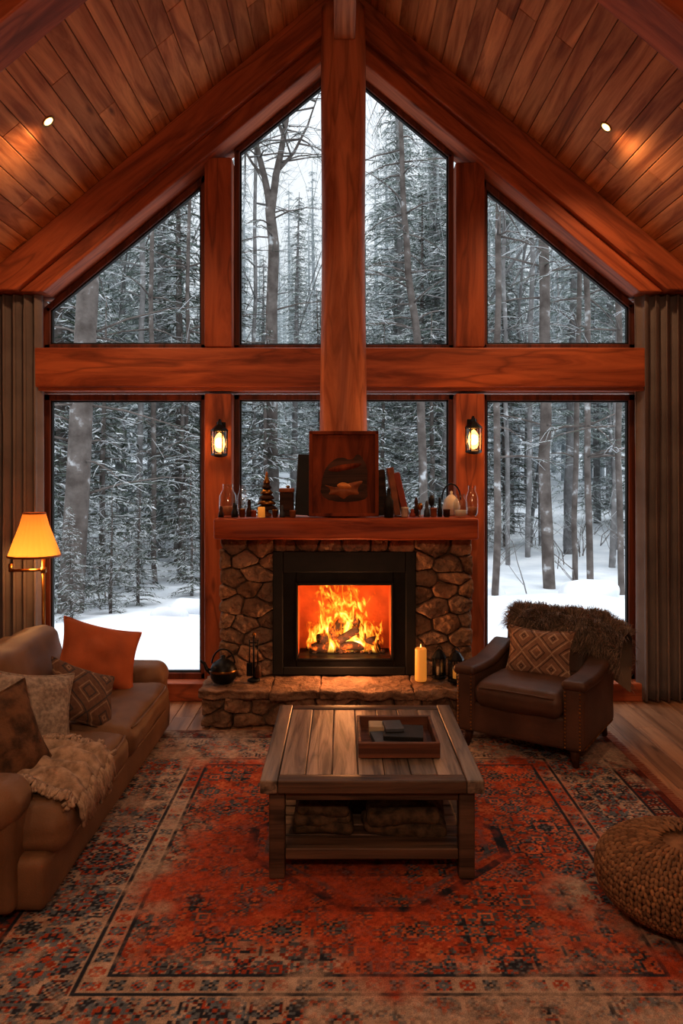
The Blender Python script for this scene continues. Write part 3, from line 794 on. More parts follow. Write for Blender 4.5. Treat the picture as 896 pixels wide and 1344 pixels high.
def tb(u,v):
    x=-1.38+u*.45; y=2.68+v*.38+.06*math.sin(u*3)
    fold=.014*math.sin(v*24+u*5)+.010*math.sin(v*11-u*9)
    z=.390+.016*noise.noise(Vector((x*14,y*14,2)))+fold+.06*max(0,.35-u)
    if x>-.965: z-=(x+.965)*1.2
    return Vector((x,y,z))
for j in range(n+1):
    for i in range(n+1): vs.append(tb(i/n,j/n))
for j in range(n):
    for i in range(n): k=j*(n+1)+i; fs.append((k,k+1,k+n+2,k+n+1))
mb.add(vs,fs,'throw')
for i in range(90):
    b=tb(1,R()); tube(mb,[b,b+Vector((.010,U(-.01,.01),-.012)),b+Vector((.016,U(-.02,.02),-.04)),b+Vector((.016+U(0,.008),U(-.03,.03),-.085))],.0026,'throw',4)
    b=tb(R(),0); tube(mb,[b,b+Vector((U(-.01,.01),-.02,.004)),b+Vector((U(-.02,.02),-.06,-.0))],.0026,'throw',4)
    b=tb(R(),1); tube(mb,[b,b+Vector((U(-.01,.01),.02,.004)),b+Vector((U(-.02,.02),.055,-.0))],.0026,'throw',4)
ob=mb.done(); sd=ob.modifiers.new('thick','SOLIDIFY'); sd.thickness=.006; sd.offset=1

# ------------------------------------------------------------------ coffee table
RT=.0155
mb=MB('coffee_table'); tx0,tx1,ty0,ty1,tz=-.295,.517,2.75,3.65,.386
nb=7; wd=(tx1-tx0-.13)/nb
for i in range(nb): mb.box(tx0+.065+i*wd+.001,tx0+.065+(i+1)*wd-.001,ty0+.065,ty1-.065,tz-.042,tz-U(.0,.003),'table',.004,arc=1)
for a,b in ((tx0,tx0+.063),(tx1-.063,tx1)): mb.box(a,b,ty0,ty1,tz-.048,tz+.001,'table',.006,arc=2,rnd=U(.0,.3))
for a,b in ((ty0,ty0+.063),(ty1-.063,ty1)): mb.box(tx0+.064,tx1-.064,a,b,tz-.048,tz,'tabledk',.006,arc=2)
lw=.058
for x in (tx0+.03,tx1-.03-lw):
    for y in (ty0+.03,ty1-.03-lw): mb.box(x,x+lw,y,y+lw,RT,tz-.05,'tabledk',.006,arc=2)
for y in (ty0+.035,ty1-.075): mb.box(tx0+.09,tx1-.09,y,y+.025,tz-.085,tz-.05,'tabledk',.004); mb.box(tx0+.09,tx1-.09,y,y+.03,.085,.125,'tabledk',.004)
for x in (tx0+.035,tx1-.065): mb.box(x,x+.025,ty0+.09,ty1-.09,tz-.085,tz-.05,'tabledk',.004); mb.box(x,x+.03,ty0+.09,ty1-.09,.085,.125,'tabledk',.004)
for i in range(9):
    y=ty0+.07+i*.085; mb.box(tx0+.06,tx1-.06,y,y+.075,.105,.12,'tabledk',.003)
mb.done()
mb=MB('folded_blanket')
for k in range(3): mb.box(-.19+k*.01,.05-k*.012,2.89,3.14,.122+k*.034,.158+k*.034,'knitdk',.017,arc=3,n=10,fn=cush(20+k,.010,.014))
mb.done()
mb=MB('folded_blanket')
for k in range(2): mb.box(.085+k*.01,.41-k*.03,2.88,3.14,.122+k*.05,.172+k*.045,'knitdk',.022,arc=3,n=12,fn=cush(27+k,.014,.020))
mb.done()
mb=MB('table_shelf_books')
mb.box(-.12,.14,3.25,3.45,.121,.16,'blue',.003); mb.box(-.10,.13,3.26,3.45,.161,.20,'tan',.003); mb.box(-.11,.12,3.26,3.44,.201,.235,'darkwood',.003); mb.done()
mb=MB('wooden_tray'); x0,x1,y0,y1=PX(470,2.98),PX(577,2.98),2.96,3.30
b0=tz+.002
for a in ((x0,x1,y0,y0+.014),(x0,x1,y1-.014,y1)): mb.box(a[0],a[1],a[2],a[3],b0,b0+.062,'tray',.004)
for a in ((x0,x0+.014),(x1-.014,x1)): mb.box(a[0],a[1],y0+.0145,y1-.0145,b0,b0+.062,'tray',.004)
mb.box(x0+.01,x1-.01,y0+.01,y1-.01,b0,b0+.01,'tray',.002); mb.done()
mb=MB('tray_books')
T=Matrix.Translation(((x0+x1)/2,(y0+y1)/2,b0+.011))
T1=T@Matrix.Rotation(math.radians(8),4,'Z'); mb.box(-.10,.07,-.10,.06,0,.022,'blue',.002,T=T1); mb.box(-.098,.068,-.103,.058,.003,.019,'cream',.001,T=T1)
T2=T@Matrix.Rotation(math.radians(-6),4,'Z'); mb.box(-.05,.11,-.07,.08,.023,.04,'black2',.002,T=T2); mb.box(-.045,.03,-.02,.09,.041,.055,'blue',.002,T=T2@Matrix.Rotation(.2,4,'Z'))
mb.box(-.11,-.02,.05,.13,0,.04,'cream',.004,T=T); mb.done()

# ------------------------------------------------------------------ armchair
CT=Matrix.Translation((1.085,4.23,.0))@Matrix.Rotation(math.radians(-33),4,'Z')
mb=MB('armchair')
cw=.345
mb.box(-cw+.03,cw-.03,-.31,.30,.10,.265,'leather',.02,T=CT,arc=2,n=6,fn=cush(41,0,.003))
mb.box(-.235,.235,-.345,.20,.255,.372,'leather',.045,T=CT,arc=4,n=12,fn=cush(42,.022,.008))
tube(mb,[CT@Vector(p) for p in ((-.2,-.338,.355),(-.1,-.345,.36),(.1,-.345,.36),(.2,-.338,.355))],.005,'leather',6)
for sg in (-1,1):
    xa,xb=sorted((sg*.235,sg*cw))
    def afn(p,q):
        p=Vector(p)
        if q[2]>0: p.z+=.05*max(0,q[1])-.012*(1-q[1]**2)
        return p+noise.noise_vector(p*8)*.004
    mb.box(xa,xb,-.325,.30,.10,.43,'leather',.03,T=CT,arc=3,n=8,fn=afn)
    def afn2(p,q):
        p=Vector(p); p.z+=.05*max(0,q[1])-.01*(1-q[1]**2); return p
    mb.box(xa-.012*(sg<0)-.004,xb+.012*(sg>0)+.004,-.335,.28,.405,.458,'leather',.026,T=CT,arc=4,n=8,fn=afn2)
    for k in range(17):
        z=.12+k*.0185; 
        for xx in (xa+.018,xb-.018):
            vs,fs=rbox(.005,.004,.005,.0045,1,1); mb.add(vs,fs,'brass',CT@Matrix.Translation((xx,-.327,z)))
    for k in range(26):
        vs,fs=rbox(.004,.005,.005,.0045,1,1); mb.add(vs,fs,'brass',CT@Matrix.Translation((sg*cw+sg*.001,-.30+k*.022,.12)))
BT=CT@Matrix.Translation((0,.25,.24))@Matrix.Rotation(math.radians(-12),4,'X')
mb.box(-.30,.30,-.0,.10,-.10,.40,'leather',.045,T=BT,arc=4,n=8,fn=cush(43,.0,.004,1))
mb.box(-.235,.235,-.085,.02,.03,.39,'leather',.05,T=BT,arc=4,n=10,fn=cush(44,.025,.006,1))
for sx in (-1,1):
    for sy in (-1,1):
        x,y=sx*.285,sy*.27
        p=[CT@Vector((x,y,.11)),CT@Vector((x+sx*.004,y+sy*.004,.06)),CT@Vector((x+sx*.012,y+sy*.012,RT))]
        tube(mb,p,[.027,.022,.015],'darkwood',12)
mb.done(T=CT)
pillow('kilim_pillow',.185,.135,.055,CT@TR(-.0,.035,.49,-18,0,2),'kilim',6)
mb=MB('fur_throw')
def fpath(s):
    pts=[(-.12,.20),(-.125,.33),(-.08,.42),(.03,.455),(.125,.42),(.14,.30),(.145,.12)]
    t=s*(len(pts)-1); i=min(int(t),len(pts)-2); a=t-i
    y=pts[i][0]*(1-a)+pts[i+1][0]*a; z=pts[i][1]*(1-a)+pts[i+1][1]*a
    dy=pts[i+1][0]-pts[i][0]; dz=pts[i+1][1]-pts[i][1]; l=math.hypot(dy,dz)
    return y,z,Vector((0,-dz/l,dy/l))
vs=[];fs=[];nu,nv=20,24
def fu(u,s): 
    x=-.25+.66*u
    y,z,nn=fpath(s)
    if x>.27: z-=(x-.27)*.6; 
    if s<.4: z+=.14*(1-u)*(1-s/.4)*.8
    return Vector((x,y,z)),nn
for j in range(nv+1):
    for i in range(nu+1):
        p,nn=fu(i/nu,j/nv); vs.append(BT@p)
for j in range(nv):
    for i in range(nu): k=j*(nu+1)+i; fs.append((k,k+1,k+nu+2,k+nu+1))
mb.add(vs,fs,'fur',None,True,.1)
for c in range(15000):
    u,s=R(),R(); p,nn=fu(u,s)
    clump=noise.noise_vector(Vector((u*12,s*12,1)))
    d=(nn+Vector((.5*(u-.3)+U(-.35,.35),U(-.2,.2),U(-.35,.35)))+clump*1.1).normalized(); L=U(.035,.085)
    side=d.cross(Vector((U(-1,1),U(-1,1),U(-1,1)))).normalized()*.0014
    m1=p+d*L*.55; m2=p+d*L+Vector((0,0,-.35*L))+clump*.008
    mb.add([BT@(p-side),BT@(p+side),BT@(m1+side*.8),BT@(m1-side*.8),BT@m2],[(0,1,2,3),(3,2,4)],'fur',None,False)
mb.done(T=CT)

# ------------------------------------------------------------------ pouf
mb=MB('knitted_pouf'); px_,py_=1.165,2.58; pr_=.285; ph_=.225
def pp_(th,ph,o=0):
    c=math.cos(ph); r=(pr_+o)*abs(c)**.62; z=.018+.008+ph_/2+(ph_/2+o)*math.copysign(abs(math.sin(ph))**.85,math.sin(ph))
    return Vector((px_+r*math.cos(th),py_+r*math.sin(th),z))
vs=[];fs=[];nr,nc=24,48
for j in range(nr+1):
    for i in range(nc): vs.append(pp_(2*math.pi*i/nc,-math.pi/2+math.pi*j/nr,-.012))
for j in range(nr):
    for i in range(nc): fs.append((j*nc+i,j*nc+(i+1)%nc,(j+1)*nc+(i+1)%nc,(j+1)*nc+i))
mb.add(vs,fs,'pouf')
rows=22
for j in range(rows):
    ph=-1.3+j*(2.8/rows); 
    cnt=max(8,int(64*abs(math.cos(ph))**.62))
    for i in range(cnt):
        for sg in (-1,1):
            th=2*math.pi*(i+.5+sg*.24)/cnt; dth=2*math.pi/cnt*.30; dph=.082
            a=pp_(th-sg*dth*.1,ph-dph); b=pp_(th,ph,.004); c=pp_(th+sg*dth*.8,ph+dph,.001)
            tube(mb,[a,a.lerp(b,.5)+(b-Vector((px_,py_,.13))).normalized()*.002,b,b.lerp(c,.5)+(b-Vector((px_,py_,.13))).normalized()*.0015,c],[.003,.006,.0075,.006,.003],'pouf',5)
mb.done()

# ------------------------------------------------------------------ hearth objects
HZ=.238
mb=MB('lit_pillar_candle'); cx,cy=PX(552,4.62),4.62
lathe(mb,[(0,0),(.034,0),(.036,.01),(.035,.19),(.032,.197),(.02,.19),(0,.186)],(cx,cy,HZ),'candle',24)
tube(mb,[(cx,cy,HZ+.186),(cx,cy,HZ+.2)],.0015,'black2',5); lathe(mb,[(0,0),(.004,.006),(.003,.014),(0,.024)],(cx,cy,HZ+.198),'bulb',10); mb.done()
def lantern(px,d,hh,r,lit):
    mb=MB('iron_lantern'); x=PX(px,d)
    lathe(mb,[(0,0),(r*1.1,0),(r*1.1,.012),(r*.9,.02)],(x,d,HZ),'black',8,smooth=False)
    lathe(mb,[(r*.85,.02),(r*.85,hh*.65)],(x,d,HZ),'jar',8,smooth=False)
    lathe(mb,[(r*1.1,hh*.65),(r*1.05,hh*.7),(r*.5,hh*.88),(r*.25,hh*.92),(0,hh*.95)],(x,d,HZ),'black',8,smooth=False)
    for k in range(8): t=2*math.pi*k/8; tube(mb,[(x+r*.95*math.cos(t),d+r*.95*math.sin(t),HZ+.01),(x+r*.95*math.cos(t),d+r*.95*math.sin(t),HZ+hh*.67)],.004,'black',5)
    tube(mb,[(x+r*.5*math.cos(t),d,HZ+hh*.9+r*.6*math.sin(t)) for t in np.linspace(0,math.pi,10)],.003,'black',5)
    lathe(mb,[(0,.02),(r*.4,.02),(r*.4,hh*.35),(0,hh*.36)],(x,d,HZ),'candle' if lit else 'cream',14)
    mb.done()
lantern(576,4.68,.19,.04,False); lantern(598,4.60,.2,.045,True)
mb=MB('iron_kettle'); x,d=PX(293,4.6),4.6
lathe(mb,[(0,0),(.06,.0),(.078,.03),(.082,.07),(.065,.11),(.04,.125),(.035,.13),(.012,.14),(.014,.155),(0,.16)],(x,d,HZ),'black',26)
tube(mb,[(x-.07,d,HZ+.05),(x-.10,d,HZ+.075),(x-.115,d,HZ+.11),(x-.14,d,HZ+.125)],[.016,.012,.009,.008],'black',10)
tube(mb,[(x+.07*math.cos(t),d,HZ+.10+.095*math.sin(t)) for t in np.linspace(0.1,math.pi-.1,16)],.005,'black',8)
lathe(mb,[(.083,.062),(.086,.068),(.083,.075)],(x,d,HZ),'brass',26)
mb.done()
mb=MB('fireplace_tools'); x,d=PX(333,4.62),4.62
lathe(mb,[(0,0),(.04,0),(.038,.01),(.01,.02)],(x,d,HZ),'black',18); tube(mb,[(x,d,HZ+.01),(x,d,HZ+.27)],.006,'black',8)
lathe(mb,[(0,0),(.012,.004),(.014,.015),(0,.026)],(x,d,HZ+.27),'brass',12)
tube(mb,[(x-.025,d,HZ+.23),(x+.025,d,HZ+.23)],.004,'black',6)
for s in (-.025,.025): tube(mb,[(x+s,d-.01,HZ+.25),(x+s,d-.01,HZ+.09)],.004,'black',6)
mb.box(x-.042,x-.008,d-.018,d-.004,HZ+.03,HZ+.11,'black',.004); lathe(mb,[(.006,.10),(.018,.08),(.022,.03),(.012,.02)],(x+.025,d-.01,HZ),'darkwood',10); mb.done()

# ------------------------------------------------------------------ rug
rx0,rx1,ry0,ry1=-1.22,1.5,1.72,4.41
st=.0046; nx=int((rx1-rx0)/st); ny=int((ry1-ry0)/st)
xs=np.linspace(rx0,rx1,nx+1); ys=np.linspace(ry0,ry1,ny+1); XX,YY=np.meshgrid(xs,ys)
def smooth_noise(scale,octs=4,seed=0):
    out=np.zeros_like(XX); amp=1; tot=0; r_=np.random.RandomState(seed)
    for o in range(octs):
        g_=r_.rand(256,256); u=(XX-rx0)*scale*2**o; v=(YY-ry0)*scale*2**o
        i=np.floor(u).astype(int);j=np.floor(v).astype(int);fu_=u-i;fv=v-j; fu_=fu_*fu_*(3-2*fu_);fv=fv*fv*(3-2*fv)
        a=g_[j%256,i%256];b=g_[j%256,(i+1)%256];c=g_[(j+1)%256,i%256];d=g_[(j+1)%256,(i+1)%256]
        out+=amp*((a*(1-fu_)+b*fu_)*(1-fv)+(c*(1-fu_)+d*fu_)*fv); tot+=amp; amp*=.6
    return out/tot
def cc(r,g,b): return np.array([lin(r),lin(g),lin(b)])
RED=cc(158,68,42); RED2=cc(112,46,32); ORG=cc(186,102,66); CRM=cc(176,154,138); NAVY=cc(40,44,54); BLU=cc(96,106,116)
def put(mask,c): col[mask]=c
def glyphs(px,per_u,per_v,U_,V_,seed,nvar=6,dens=.42,size=11,full_=False):
    r_=np.random.RandomState(seed); half=size//2+1
    bm=[]
    for k in range(nvar):
        q=(r_.rand(half,half)<dens).astype(int)*r_.randint(1,4,(half,half)); 
        q=np.maximum(q,q.T*(r_.rand()<.8)); 
        yy,xx=np.mgrid[0:half,0:half]
        if not full_: q[(xx+yy)>half+1]=0
        full=np.zeros((2*half-1,2*half-1),int)
        full[half-1:,half-1:]=q; full[:half-1,half-1:]=q[:0:-1]; full[:,:half-1]=full[:,:half-1:-1]
        bm.append(full)
    bm=np.array(bm)
    iv=np.floor(V_/per_v).astype(int)
    off=(iv%2)*per_u*.5; iu=np.floor((U_+off)/per_u).astype(int)
    lu=(U_+off)-(iu+.5)*per_u; lv=V_-(iv+.5)*per_v
    pu=np.round(lu/px).astype(int)+half-1; pv=np.round(lv/px).astype(int)+half-1
    ok=(pu>=0)&(pu<2*half-1)&(pv>=0)&(pv<2*half-1)
    k=(np.abs(iu*7+iv*13))%nvar
    return np.where(ok,bm[k,np.clip(pv,0,2*half-2),np.clip(pu,0,2*half-2)],0)
cxr,cyr=(rx0+rx1)/2,(ry0+ry1)/2
UU=XX-cxr; VV=YY-cyr
ex=np.minimum(XX-rx0,rx1-XX); ey=np.minimum(YY-ry0,ry1-YY); E=np.minimum(ex,ey)
along=np.where(ex<ey,YY,XX)
w1=smooth_noise(3,5,1); w2=smooth_noise(14,4,2); w3=smooth_noise(70,2,3); w4=smooth_noise(2.0,6,8); w5=smooth_noise(5,5,12)
def sst(x,a,b): t=np.clip((x-a)/(b-a),0,1); return t*t*(3-2*t)
BW=.54
G=sst(E+(w4-.5)*.8+(w5-.5)*.35,.40,.62)
G=np.clip(G+.5*sst(w4+.3*(w5-.5),.60,.70)*(E>.1),0,1)[...,None]
col=(CRM*.88)*(1-G)+RED*G
redm=G[...,0]>.5
fld=E>=BW
g1=glyphs(.0100,.21,.18,UU+50,VV+50,3,9,.55,15); g2=glyphs(.0095,.105,.09,UU+31,VV+47,9,9,.5,9); g4=glyphs(.0095,.0525,.045,UU+61,VV+27,19,5,.5,3)
put(fld&(g4==1)&(g2==0)&(g1==0),RED2); 
put(fld&(g2==1),RED2); put(fld&(g2==2)&redm,ORG); put(fld&(g2==2)&~redm,RED); put(fld&(g2==3),BLU*.55)
put(fld&(g1==1),NAVY); put(fld&(g1==2)&redm,ORG*.9); put(fld&(g1==2)&~redm,RED); put(fld&(g1==3),BLU*.8)
md=np.maximum(np.abs(UU)/.62+np.abs(VV)/.58,np.maximum(np.abs(UU)/.50,np.abs(VV)/.47))
step=np.floor(md*26)/26
put(fld&(step>.95)&(step<=1.02),NAVY); put(fld&(step>.84)&(step<=.88),BLU*.7); put(fld&(step>.30)&(step<=.36),NAVY); put(fld&(step<.14),ORG)
def line(a,b,c): put((E>=a)&(E<b),c)
line(BW-.014,BW,NAVY)
m=(E>=BW-.082)&(E<BW-.014); gz=glyphs(.0095,.068,.068,along+20,E-BW+.082,4,4,.7,5,True); put(m&(gz==1),NAVY); put(m&(gz==2),RED); put(m&(gz==3),BLU)
line(BW-.094,BW-.082,NAVY)
a0_,b0_=.145,BW-.094; wband=b0_-a0_
m=(E>=a0_)&(E<b0_); gb=glyphs(.0115,.30,wband,along+26,E-a0_,11,5,.55,25); put(m&(gb==1),NAVY);put(m&(gb==2),RED);put(m&(gb==3),BLU)
gb2=glyphs(.0100,.10,wband/3,along+26.06,E-a0_,12,6,.55,9); mm=m&(gb==0); put(mm&(gb2==1),RED2);put(mm&(gb2==2),NAVY);put(mm&(gb2==3),BLU)
gb3=glyphs(.0095,.05,wband/6,along+26.03,E-a0_,15,4,.45,3); mm=mm&(gb2==0); put(mm&(gb3==1),ORG*.7);put(mm&(gb3==2),BLU)
line(a0_-.012,a0_,NAVY)
m=(E>=.05)&(E<a0_-.012); gz=glyphs(.0100,.083,.083,along+20,E-.05,6,4,.7,7,True); put(m&(gz==0),RED2*1.1); put(m&(gz==1),CRM*.8); put(m&(gz>1),NAVY)
line(.038,.05,NAVY); line(0,.038,RED2*.7)
tgt=(CRM*.76)*(1-G)+RED*.95*G
wear=np.clip((w1-.5)*3.2+.14+(w2-.5)*2.2,0,.8)[...,None]
col=col*(1-wear)+tgt*wear
col*= (0.6+.95*w2)[...,None]*(0.68+.7*w3)[...,None]
ZZ=.011+.0015*(w3-.5)
ZZ[E<.006]=.004
ox,oy=cxr,cyr
verts=np.stack([XX-ox,YY-oy,ZZ],-1).reshape(-1,3)
i,j=np.meshgrid(np.arange(nx),np.arange(ny)); k=(j*(nx+1)+i).ravel()
faces=np.stack([k,k+1,k+nx+2,k+nx+1],-1)
me=bpy.data.meshes.new('persian_rug'); me.vertices.add(len(verts)); me.vertices.foreach_set('co',verts.ravel())
me.loops.add(len(faces)*4); me.loops.foreach_set('vertex_index',faces.ravel()); me.polygons.add(len(faces)); me.polygons.foreach_set('loop_start',np.arange(len(faces))*4)
me.update(calc_edges=True)
ca=me.color_attributes.new('weave','FLOAT_COLOR','POINT'); ca.data.foreach_set('color',np.concatenate([np.clip(col,0,1),np.ones(col.shape[:2]+(1,))],-1).astype(np.float32).ravel())
rm,nt,bb=newmat('rug_wool'); at=N(nt,'ShaderNodeAttribute'); at.attribute_name='weave'
tc=N(nt,'ShaderNodeTexCoord'); nn_=N(nt,'ShaderNodeTexNoise'); nn_.inputs['Scale'].default_value=260; nt.links.new(tc.outputs['Object'],nn_.inputs['Vector'])
rr_=ramp(nt,[(.3,(.6,.6,.6,1)),(.7,(1.15,1.15,1.15,1))]); nt.links.new(nn_.outputs['Fac'],rr_.inputs[0])
mx=N(nt,'ShaderNodeMix',data_type='RGBA',blend_type='MULTIPLY'); mx.inputs[0].default_value=1; nt.links.new(at.outputs['Color'],mx.inputs[6]); nt.links.new(rr_.outputs[0],mx.inputs[7])
nt.links.new(mx.outputs[2],bb.inputs['Base Color']); bb.inputs['Roughness'].default_value=.95; bb.inputs['Specular IOR Level'].default_value=.15
bp=N(nt,'ShaderNodeBump'); bp.inputs['Strength'].default_value=.6; bp.inputs['Distance'].default_value=.004; nt.links.new(nn_.outputs['Fac'],bp.inputs['Height']); nt.links.new(bp.outputs[0],bb.inputs['Normal'])
me.materials.append(rm)
rug=bpy.data.objects.new('persian_rug',me); scene.collection.objects.link(rug); rug.location=(ox,oy,0.0008)
M['fringe']=noisy('rug_fringe',C(120,44,26),C(160,90,60),20,.9,0)
mb=MB('fringe')
for k in range(420):
    y=ry0+(ry1-ry0)*(k+.5)/420; a=U(-.008,.008)
    mb.add([(rx1-.002,y-.0022,.006),(rx1-.002,y+.0022,.006),(rx1+.05+U(-.01,.01),y+a+.002,.003),(rx1+.05,y+a-.002,.003)],[(0,1,2,3)],'fringe',None,False)
fo=mb.done(); fo.parent=rug; fo.matrix_parent_inverse=Matrix.Translation((-ox,-oy,-.0008))

# ------------------------------------------------------------------ outdoors
def gz_(x,y):
    z=-.32+.10*noise.noise(Vector((x*.35,y*.35,0)))+.03*noise.noise(Vector((x*1.3,y*1.3,4)))
    if y>13: z+=.004*(y-13)**2 if y<30 else .004*289+(y-30)*.136
    return z+.25*math.exp(-((x+2.2)**2+(y-8.2)**2)/1.2)+.2*math.exp(-((x-3.3)**2+(y-10)**2)/1.0)
mb=MB('snowy_ground'); nx_,ny_=110,110; vs=[];fs=[]
for j in range(ny_+1):
    y=5.25+75*(j/ny_)**2
    for i in range(nx_+1):
        x=(i/nx_*2-1); x=math.copysign(abs(x)**1.5,x)*45; vs.append((x,y,gz_(x,y)))
for j in range(ny_):
    for i in range(nx_): k=j*(nx_+1)+i; fs.append((k,k+1,k+nx_+2,k+nx_+1))
mb.add(vs,fs,'snow'); mb.done(origin=(0,5.25,0))
forest=bpy.data.objects.new('snowy_forest',None); scene.collection.objects.link(forest)
def mk(name,mb):
    a=np.array(mb.v); me=bpy.data.meshes.new(name); me.from_pydata(a.tolist(),[],mb.f)
    for m in mb.mats: me.materials.append(m)
    me.polygons.foreach_set('material_index',mb.m); me.polygons.foreach_set('use_smooth',mb.s)
    at=me.attributes.new('rnd','FLOAT','FACE'); at.data.foreach_set('value',mb.r); me.update(); return me
def conifer(tier,seed,Hh,spread=.2,base=.1,gap=.24,dens=.10):
    random.seed(seed); mb=MB('c'); bark,ndl=TM[tier]
    tube(mb,[(0,0,-.3),(.03,.02,Hh*.4),(-.02,.03,Hh*.75),(0,0,Hh)],[Hh*.008+.03,Hh*.006+.02,Hh*.004+.01,.01],bark,8)
    z=Hh*base
    while z<Hh*.985:
        L0=(Hh-z)*spread+.15; nb=random.choice((5,6,7))
        if z<Hh*.35: L0*=.65+.35*z/(Hh*.35)
        a0=U(0,6.28)
        for b_ in range(nb):
            if R()<.1: continue
            a=a0+b_*6.283/nb+U(-.3,.3); L=L0*U(.55,1.1); dr=U(.1,.4)
            dx,dy=math.cos(a),math.sin(a); zz=z+U(-.1,.1)
            def P(t): return Vector((dx*L*t,dy*L*t,zz+L*(.12*t-dr*t*t)))
            sd=Vector((-dy,dx,0))
            pa,pb,pc=P(0),P(.5),P(1)
            mb.add([pa+Vector((0,0,.015)),pa-Vector((0,0,.015)),pb-Vector((0,0,.01)),pb+Vector((0,0,.01)),pc],[(0,1,2,3),(3,2,4)],bark,None,False,.3)
            t=.10
            while t<1:
                p=P(t); l=(.42*(1-t)+.14)*min(1,L*.6+.25)
                for sg in (-1,1):
                    d=(sd*sg*U(.6,1)+Vector((dx,dy,0))*U(.3,.9)+Vector((0,0,U(-.5,.05)))).normalized()*l*U(.7,1.2)
                    wv=Vector((dx,dy,U(-.9,.9))).normalized()*U(.014,.030)
                    mb.add([p-wv,p+wv,p+d],[(0,1,2)],ndl,None,False,R())
                    q=p+d*.45; d2=(d*.6+Vector((0,0,U(-.12,.02)))+Vector((dx,dy,0))*U(-.05,.1)); mb.add([q-wv*.7,q+wv*.7,q+d2*.8+sd*U(-.06,.06)],[(0,1,2)],ndl,None,False,R())
                t+=dens/max(L,.3)
        z+=gap*U(.7,1.3)
    return mk('conifer_'+tier,mb)
def bare(tier,seed,Hh,r0,depth=5,first=.45,lean=(0,0),spreadk=.55):
    random.seed(seed); mb=MB('b'); bark,ndl=TM[tier]
    def rec(p,d,L,r,k):
        q=p; pts=[p]; rr=[r]; dd=d.copy()
        for s in range(3):
            dd=(dd+Vector((U(-.12,.12),U(-.12,.12),U(-.03,.1)))).normalized(); q=q+dd*L/3; pts.append(q); rr.append(r*(1-.3*(s+1)/3))
        tube(mb,pts,rr,bark if k<3 else ndl,8 if k==0 else (5 if k<3 else 3),None if k<3 else U(.3,1),cap=False)
        if k>=depth: return
        for c in range(random.choice((2,3)) if k<2 else 3):
            a=U(0,6.28); t=U(.45,1) if c else 1
            b=pts[0].lerp(pts[-1],t); nd=(dd+Vector((math.cos(a),math.sin(a),U(-.2,.5)))*spreadk*U(.6,1.3)).normalized()
            rec(b,nd,L*U(.6,.82),r*.6*(1.1 if c==0 else .8),k+1)
    d=Vector((lean[0],lean[1],1)).normalized()
    rec(Vector((0,0,-.3)),d,Hh*first,r0,0)
    return mk('bare_tree_'+tier,mb)
def put_tree(me,x,y,s=1,nm='pine_tree'):
    o=bpy.data.objects.new(nm,me); scene.collection.objects.link(o); o.location=(x,y,gz_(x,y)); o.scale=(s,s,s*U(.92,1.1)); o.rotation_euler=(U(-.02,.02),U(-.02,.02),U(0,6.28)); o.parent=forest
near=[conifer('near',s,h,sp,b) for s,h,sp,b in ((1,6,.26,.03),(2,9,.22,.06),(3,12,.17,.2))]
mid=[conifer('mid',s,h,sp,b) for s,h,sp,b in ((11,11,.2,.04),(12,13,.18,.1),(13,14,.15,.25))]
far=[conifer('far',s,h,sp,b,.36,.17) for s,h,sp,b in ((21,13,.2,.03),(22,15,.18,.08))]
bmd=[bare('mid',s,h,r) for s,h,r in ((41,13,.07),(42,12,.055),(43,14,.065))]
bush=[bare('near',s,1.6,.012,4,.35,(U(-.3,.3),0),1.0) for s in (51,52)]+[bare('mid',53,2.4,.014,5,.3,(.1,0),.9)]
random.seed(99)
for x,y,s,k in ((-4.3,10.6,.8,0),(-5.3,11.2,1.0,0),(-3.7,11.8,.75,0),(-6.2,12.5,1,1),(-2.7,12.8,.7,0),(-4.9,13.5,1,1),(-1.3,13.2,.7,0),(.5,13.6,.7,0),(1.7,14.5,.8,0),(-3.2,15,1,1),(2.9,16.5,.6,0),(6.6,14.5,1,1),(-2.2,16,.8,1),(.9,17,.6,1),(-6,15.5,1.1,2),(3.9,18,.8,1),(-.4,16.2,.6,1),(1.9,18,.7,2),
    (-3.15,8.9,.24,0),(-2.85,9.4,.27,0),(-3.75,9.3,.36,0),(-2.75,10.3,.33,0),(-3.4,10.0,.34,0),(-2.2,11.2,.34,0)):
    put_tree(near[k],x,y,s)
def rnd_place(lst,n,y0,y1,k,sm,gapc=0,nm='pine_tree'):
    for c in range(n):
        y=U(y0,y1); x=U(-1,1)*(k*y+1.5)
        s=sm*U(.75,1.2)
        if gapc and -.22<x/y<.05: s*=gapc
        put_tree(random.choice(lst),x,y,s,nm=nm)
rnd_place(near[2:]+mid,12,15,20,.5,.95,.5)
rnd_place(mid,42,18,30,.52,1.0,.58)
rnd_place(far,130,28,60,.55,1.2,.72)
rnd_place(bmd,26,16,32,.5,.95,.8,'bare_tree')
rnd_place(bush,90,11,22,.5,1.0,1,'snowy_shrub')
for c in range(26):
    y=U(9.6,12); x=-U(.30,.46)*y; put_tree(random.choice(bush),x,y,U(.7,1.1),nm='snowy_shrub')
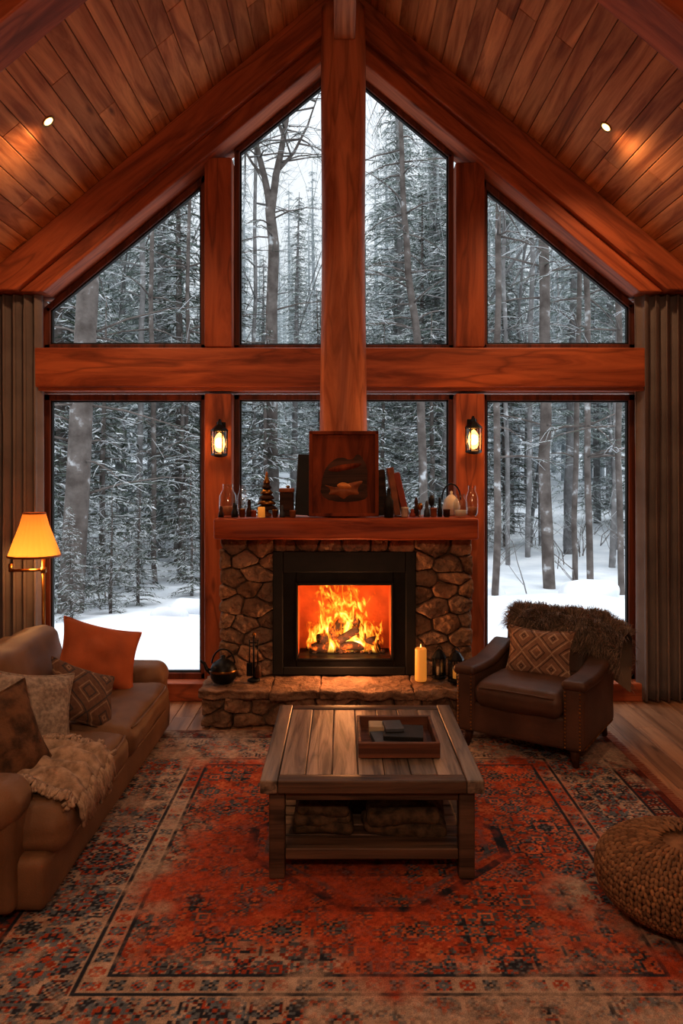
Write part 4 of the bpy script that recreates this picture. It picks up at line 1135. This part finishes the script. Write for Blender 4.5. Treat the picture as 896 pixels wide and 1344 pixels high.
def trunk(name,pts,rad,tier,nbr,seed):
    random.seed(seed); mb=MB(name); bark,ndl=TM[tier]
    pts=[Vector(p) for p in pts]
    fine=[];fr2=[]
    for i in range(len(pts)-1):
        for t in range(6):
            a=t/6; fine.append(pts[i].lerp(pts[i+1],a)); fr2.append(rad[i]*(1-a)+rad[i+1]*a)
    fine.append(pts[-1]); fr2.append(rad[-1])
    fine=[p+noise.noise_vector(p*.8)*.05 for p in fine]
    tube(mb,fine,fr2,bark,16)
    for k in range(nbr):
        t=U(.25,1); p=fine[int(t*(len(fine)-1))]; a=U(0,6.28); L=U(.5,1.7); d=Vector((math.cos(a),math.sin(a),U(-.25,.35)))
        bp_=[p,p+d*L*.35+Vector((0,0,.04)),p+d*L*.7,p+d*L+Vector((0,0,-.12))]; tube(mb,bp_,[.018,.013,.008,.003],bark,5)
        for s in range(9):
            q=bp_[1].lerp(bp_[3],R()); e=(d+Vector((U(-.9,.9),U(-.9,.9),U(-.5,.3)))).normalized()*U(.15,.5); tube(mb,[q,q+e*.5+Vector((0,0,.02)),q+e],[.006,.004,.002],ndl,3,U(.3,1))
    ob=mb.done(); ob.parent=forest; return ob
def tp(pts,d): return [(PX(x,d),d,PZ(y,d)) for x,y in pts]
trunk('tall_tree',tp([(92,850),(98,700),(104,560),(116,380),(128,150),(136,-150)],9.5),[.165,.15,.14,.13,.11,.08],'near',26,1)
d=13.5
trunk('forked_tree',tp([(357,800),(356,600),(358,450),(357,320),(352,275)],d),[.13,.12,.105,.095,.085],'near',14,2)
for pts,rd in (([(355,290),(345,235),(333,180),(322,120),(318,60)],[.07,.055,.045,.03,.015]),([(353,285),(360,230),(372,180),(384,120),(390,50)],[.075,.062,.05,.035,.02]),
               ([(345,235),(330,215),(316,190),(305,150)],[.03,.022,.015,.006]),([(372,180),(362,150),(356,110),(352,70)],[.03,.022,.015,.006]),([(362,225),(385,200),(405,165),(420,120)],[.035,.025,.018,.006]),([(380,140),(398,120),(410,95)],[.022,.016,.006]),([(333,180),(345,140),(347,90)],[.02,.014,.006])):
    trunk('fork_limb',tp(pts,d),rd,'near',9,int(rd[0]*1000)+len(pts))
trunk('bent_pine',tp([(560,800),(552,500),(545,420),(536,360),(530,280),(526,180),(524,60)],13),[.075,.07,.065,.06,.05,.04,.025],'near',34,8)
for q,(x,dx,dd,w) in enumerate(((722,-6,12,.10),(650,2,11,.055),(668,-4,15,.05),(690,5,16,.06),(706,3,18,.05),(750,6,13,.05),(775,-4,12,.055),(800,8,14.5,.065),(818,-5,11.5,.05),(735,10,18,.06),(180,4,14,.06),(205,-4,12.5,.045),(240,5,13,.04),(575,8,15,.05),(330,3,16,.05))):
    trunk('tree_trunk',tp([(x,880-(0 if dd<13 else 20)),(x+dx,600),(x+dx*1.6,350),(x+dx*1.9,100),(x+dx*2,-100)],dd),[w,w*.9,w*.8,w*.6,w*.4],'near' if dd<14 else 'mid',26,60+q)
random.seed(3)
for x,y,s in ((2.55,9.2,.36),(3.5,10.8,.40),(-2.0,8.9,.2),(-1.9,9.6,.28),(4.2,9.0,.35),(2.1,11.2,.3)):
    mb=MB('snow_covered_boulder')
    sd=Vector((U(0,50),0,0))
    mb.box(x-s,x+s,y-s*.7,y+s*.7,gz_(x,y)-.15,gz_(x,y)+s*.5,'snow',s*.45,arc=4,n=6,fn=lambda p,q:Vector(p)+noise.noise_vector(Vector(p)*3+sd)*.06)
    ob=mb.done(); ob.parent=forest

# ------------------------------------------------------------------ world: overcast sky, brighter towards the zenith
wd_=bpy.data.worlds.new('overcast_sky'); scene.world=wd_; wd_.use_nodes=True; nt=wd_.node_tree
bg=nt.nodes['Background']; tc=N(nt,'ShaderNodeTexCoord'); sp=N(nt,'ShaderNodeSeparateXYZ'); nt.links.new(tc.outputs['Generated'],sp.inputs[0])
r=ramp(nt,[(0,(.34,.355,.37,1)),(.3,(.40,.42,.445,1)),(.5,(.45,.47,.50,1)),(.68,(.92,.95,.98,1)),(1,(1.5,1.56,1.63,1))]); nt.links.new(sp.outputs[2],r.inputs[0]); nt.links.new(r.outputs[0],bg.inputs[0]); bg.inputs[1].default_value=2.3
scene.view_settings.view_transform='Standard'
scene.view_settings.look='None'
scene.view_settings.exposure=0.08
scene.view_settings.gamma=0.92
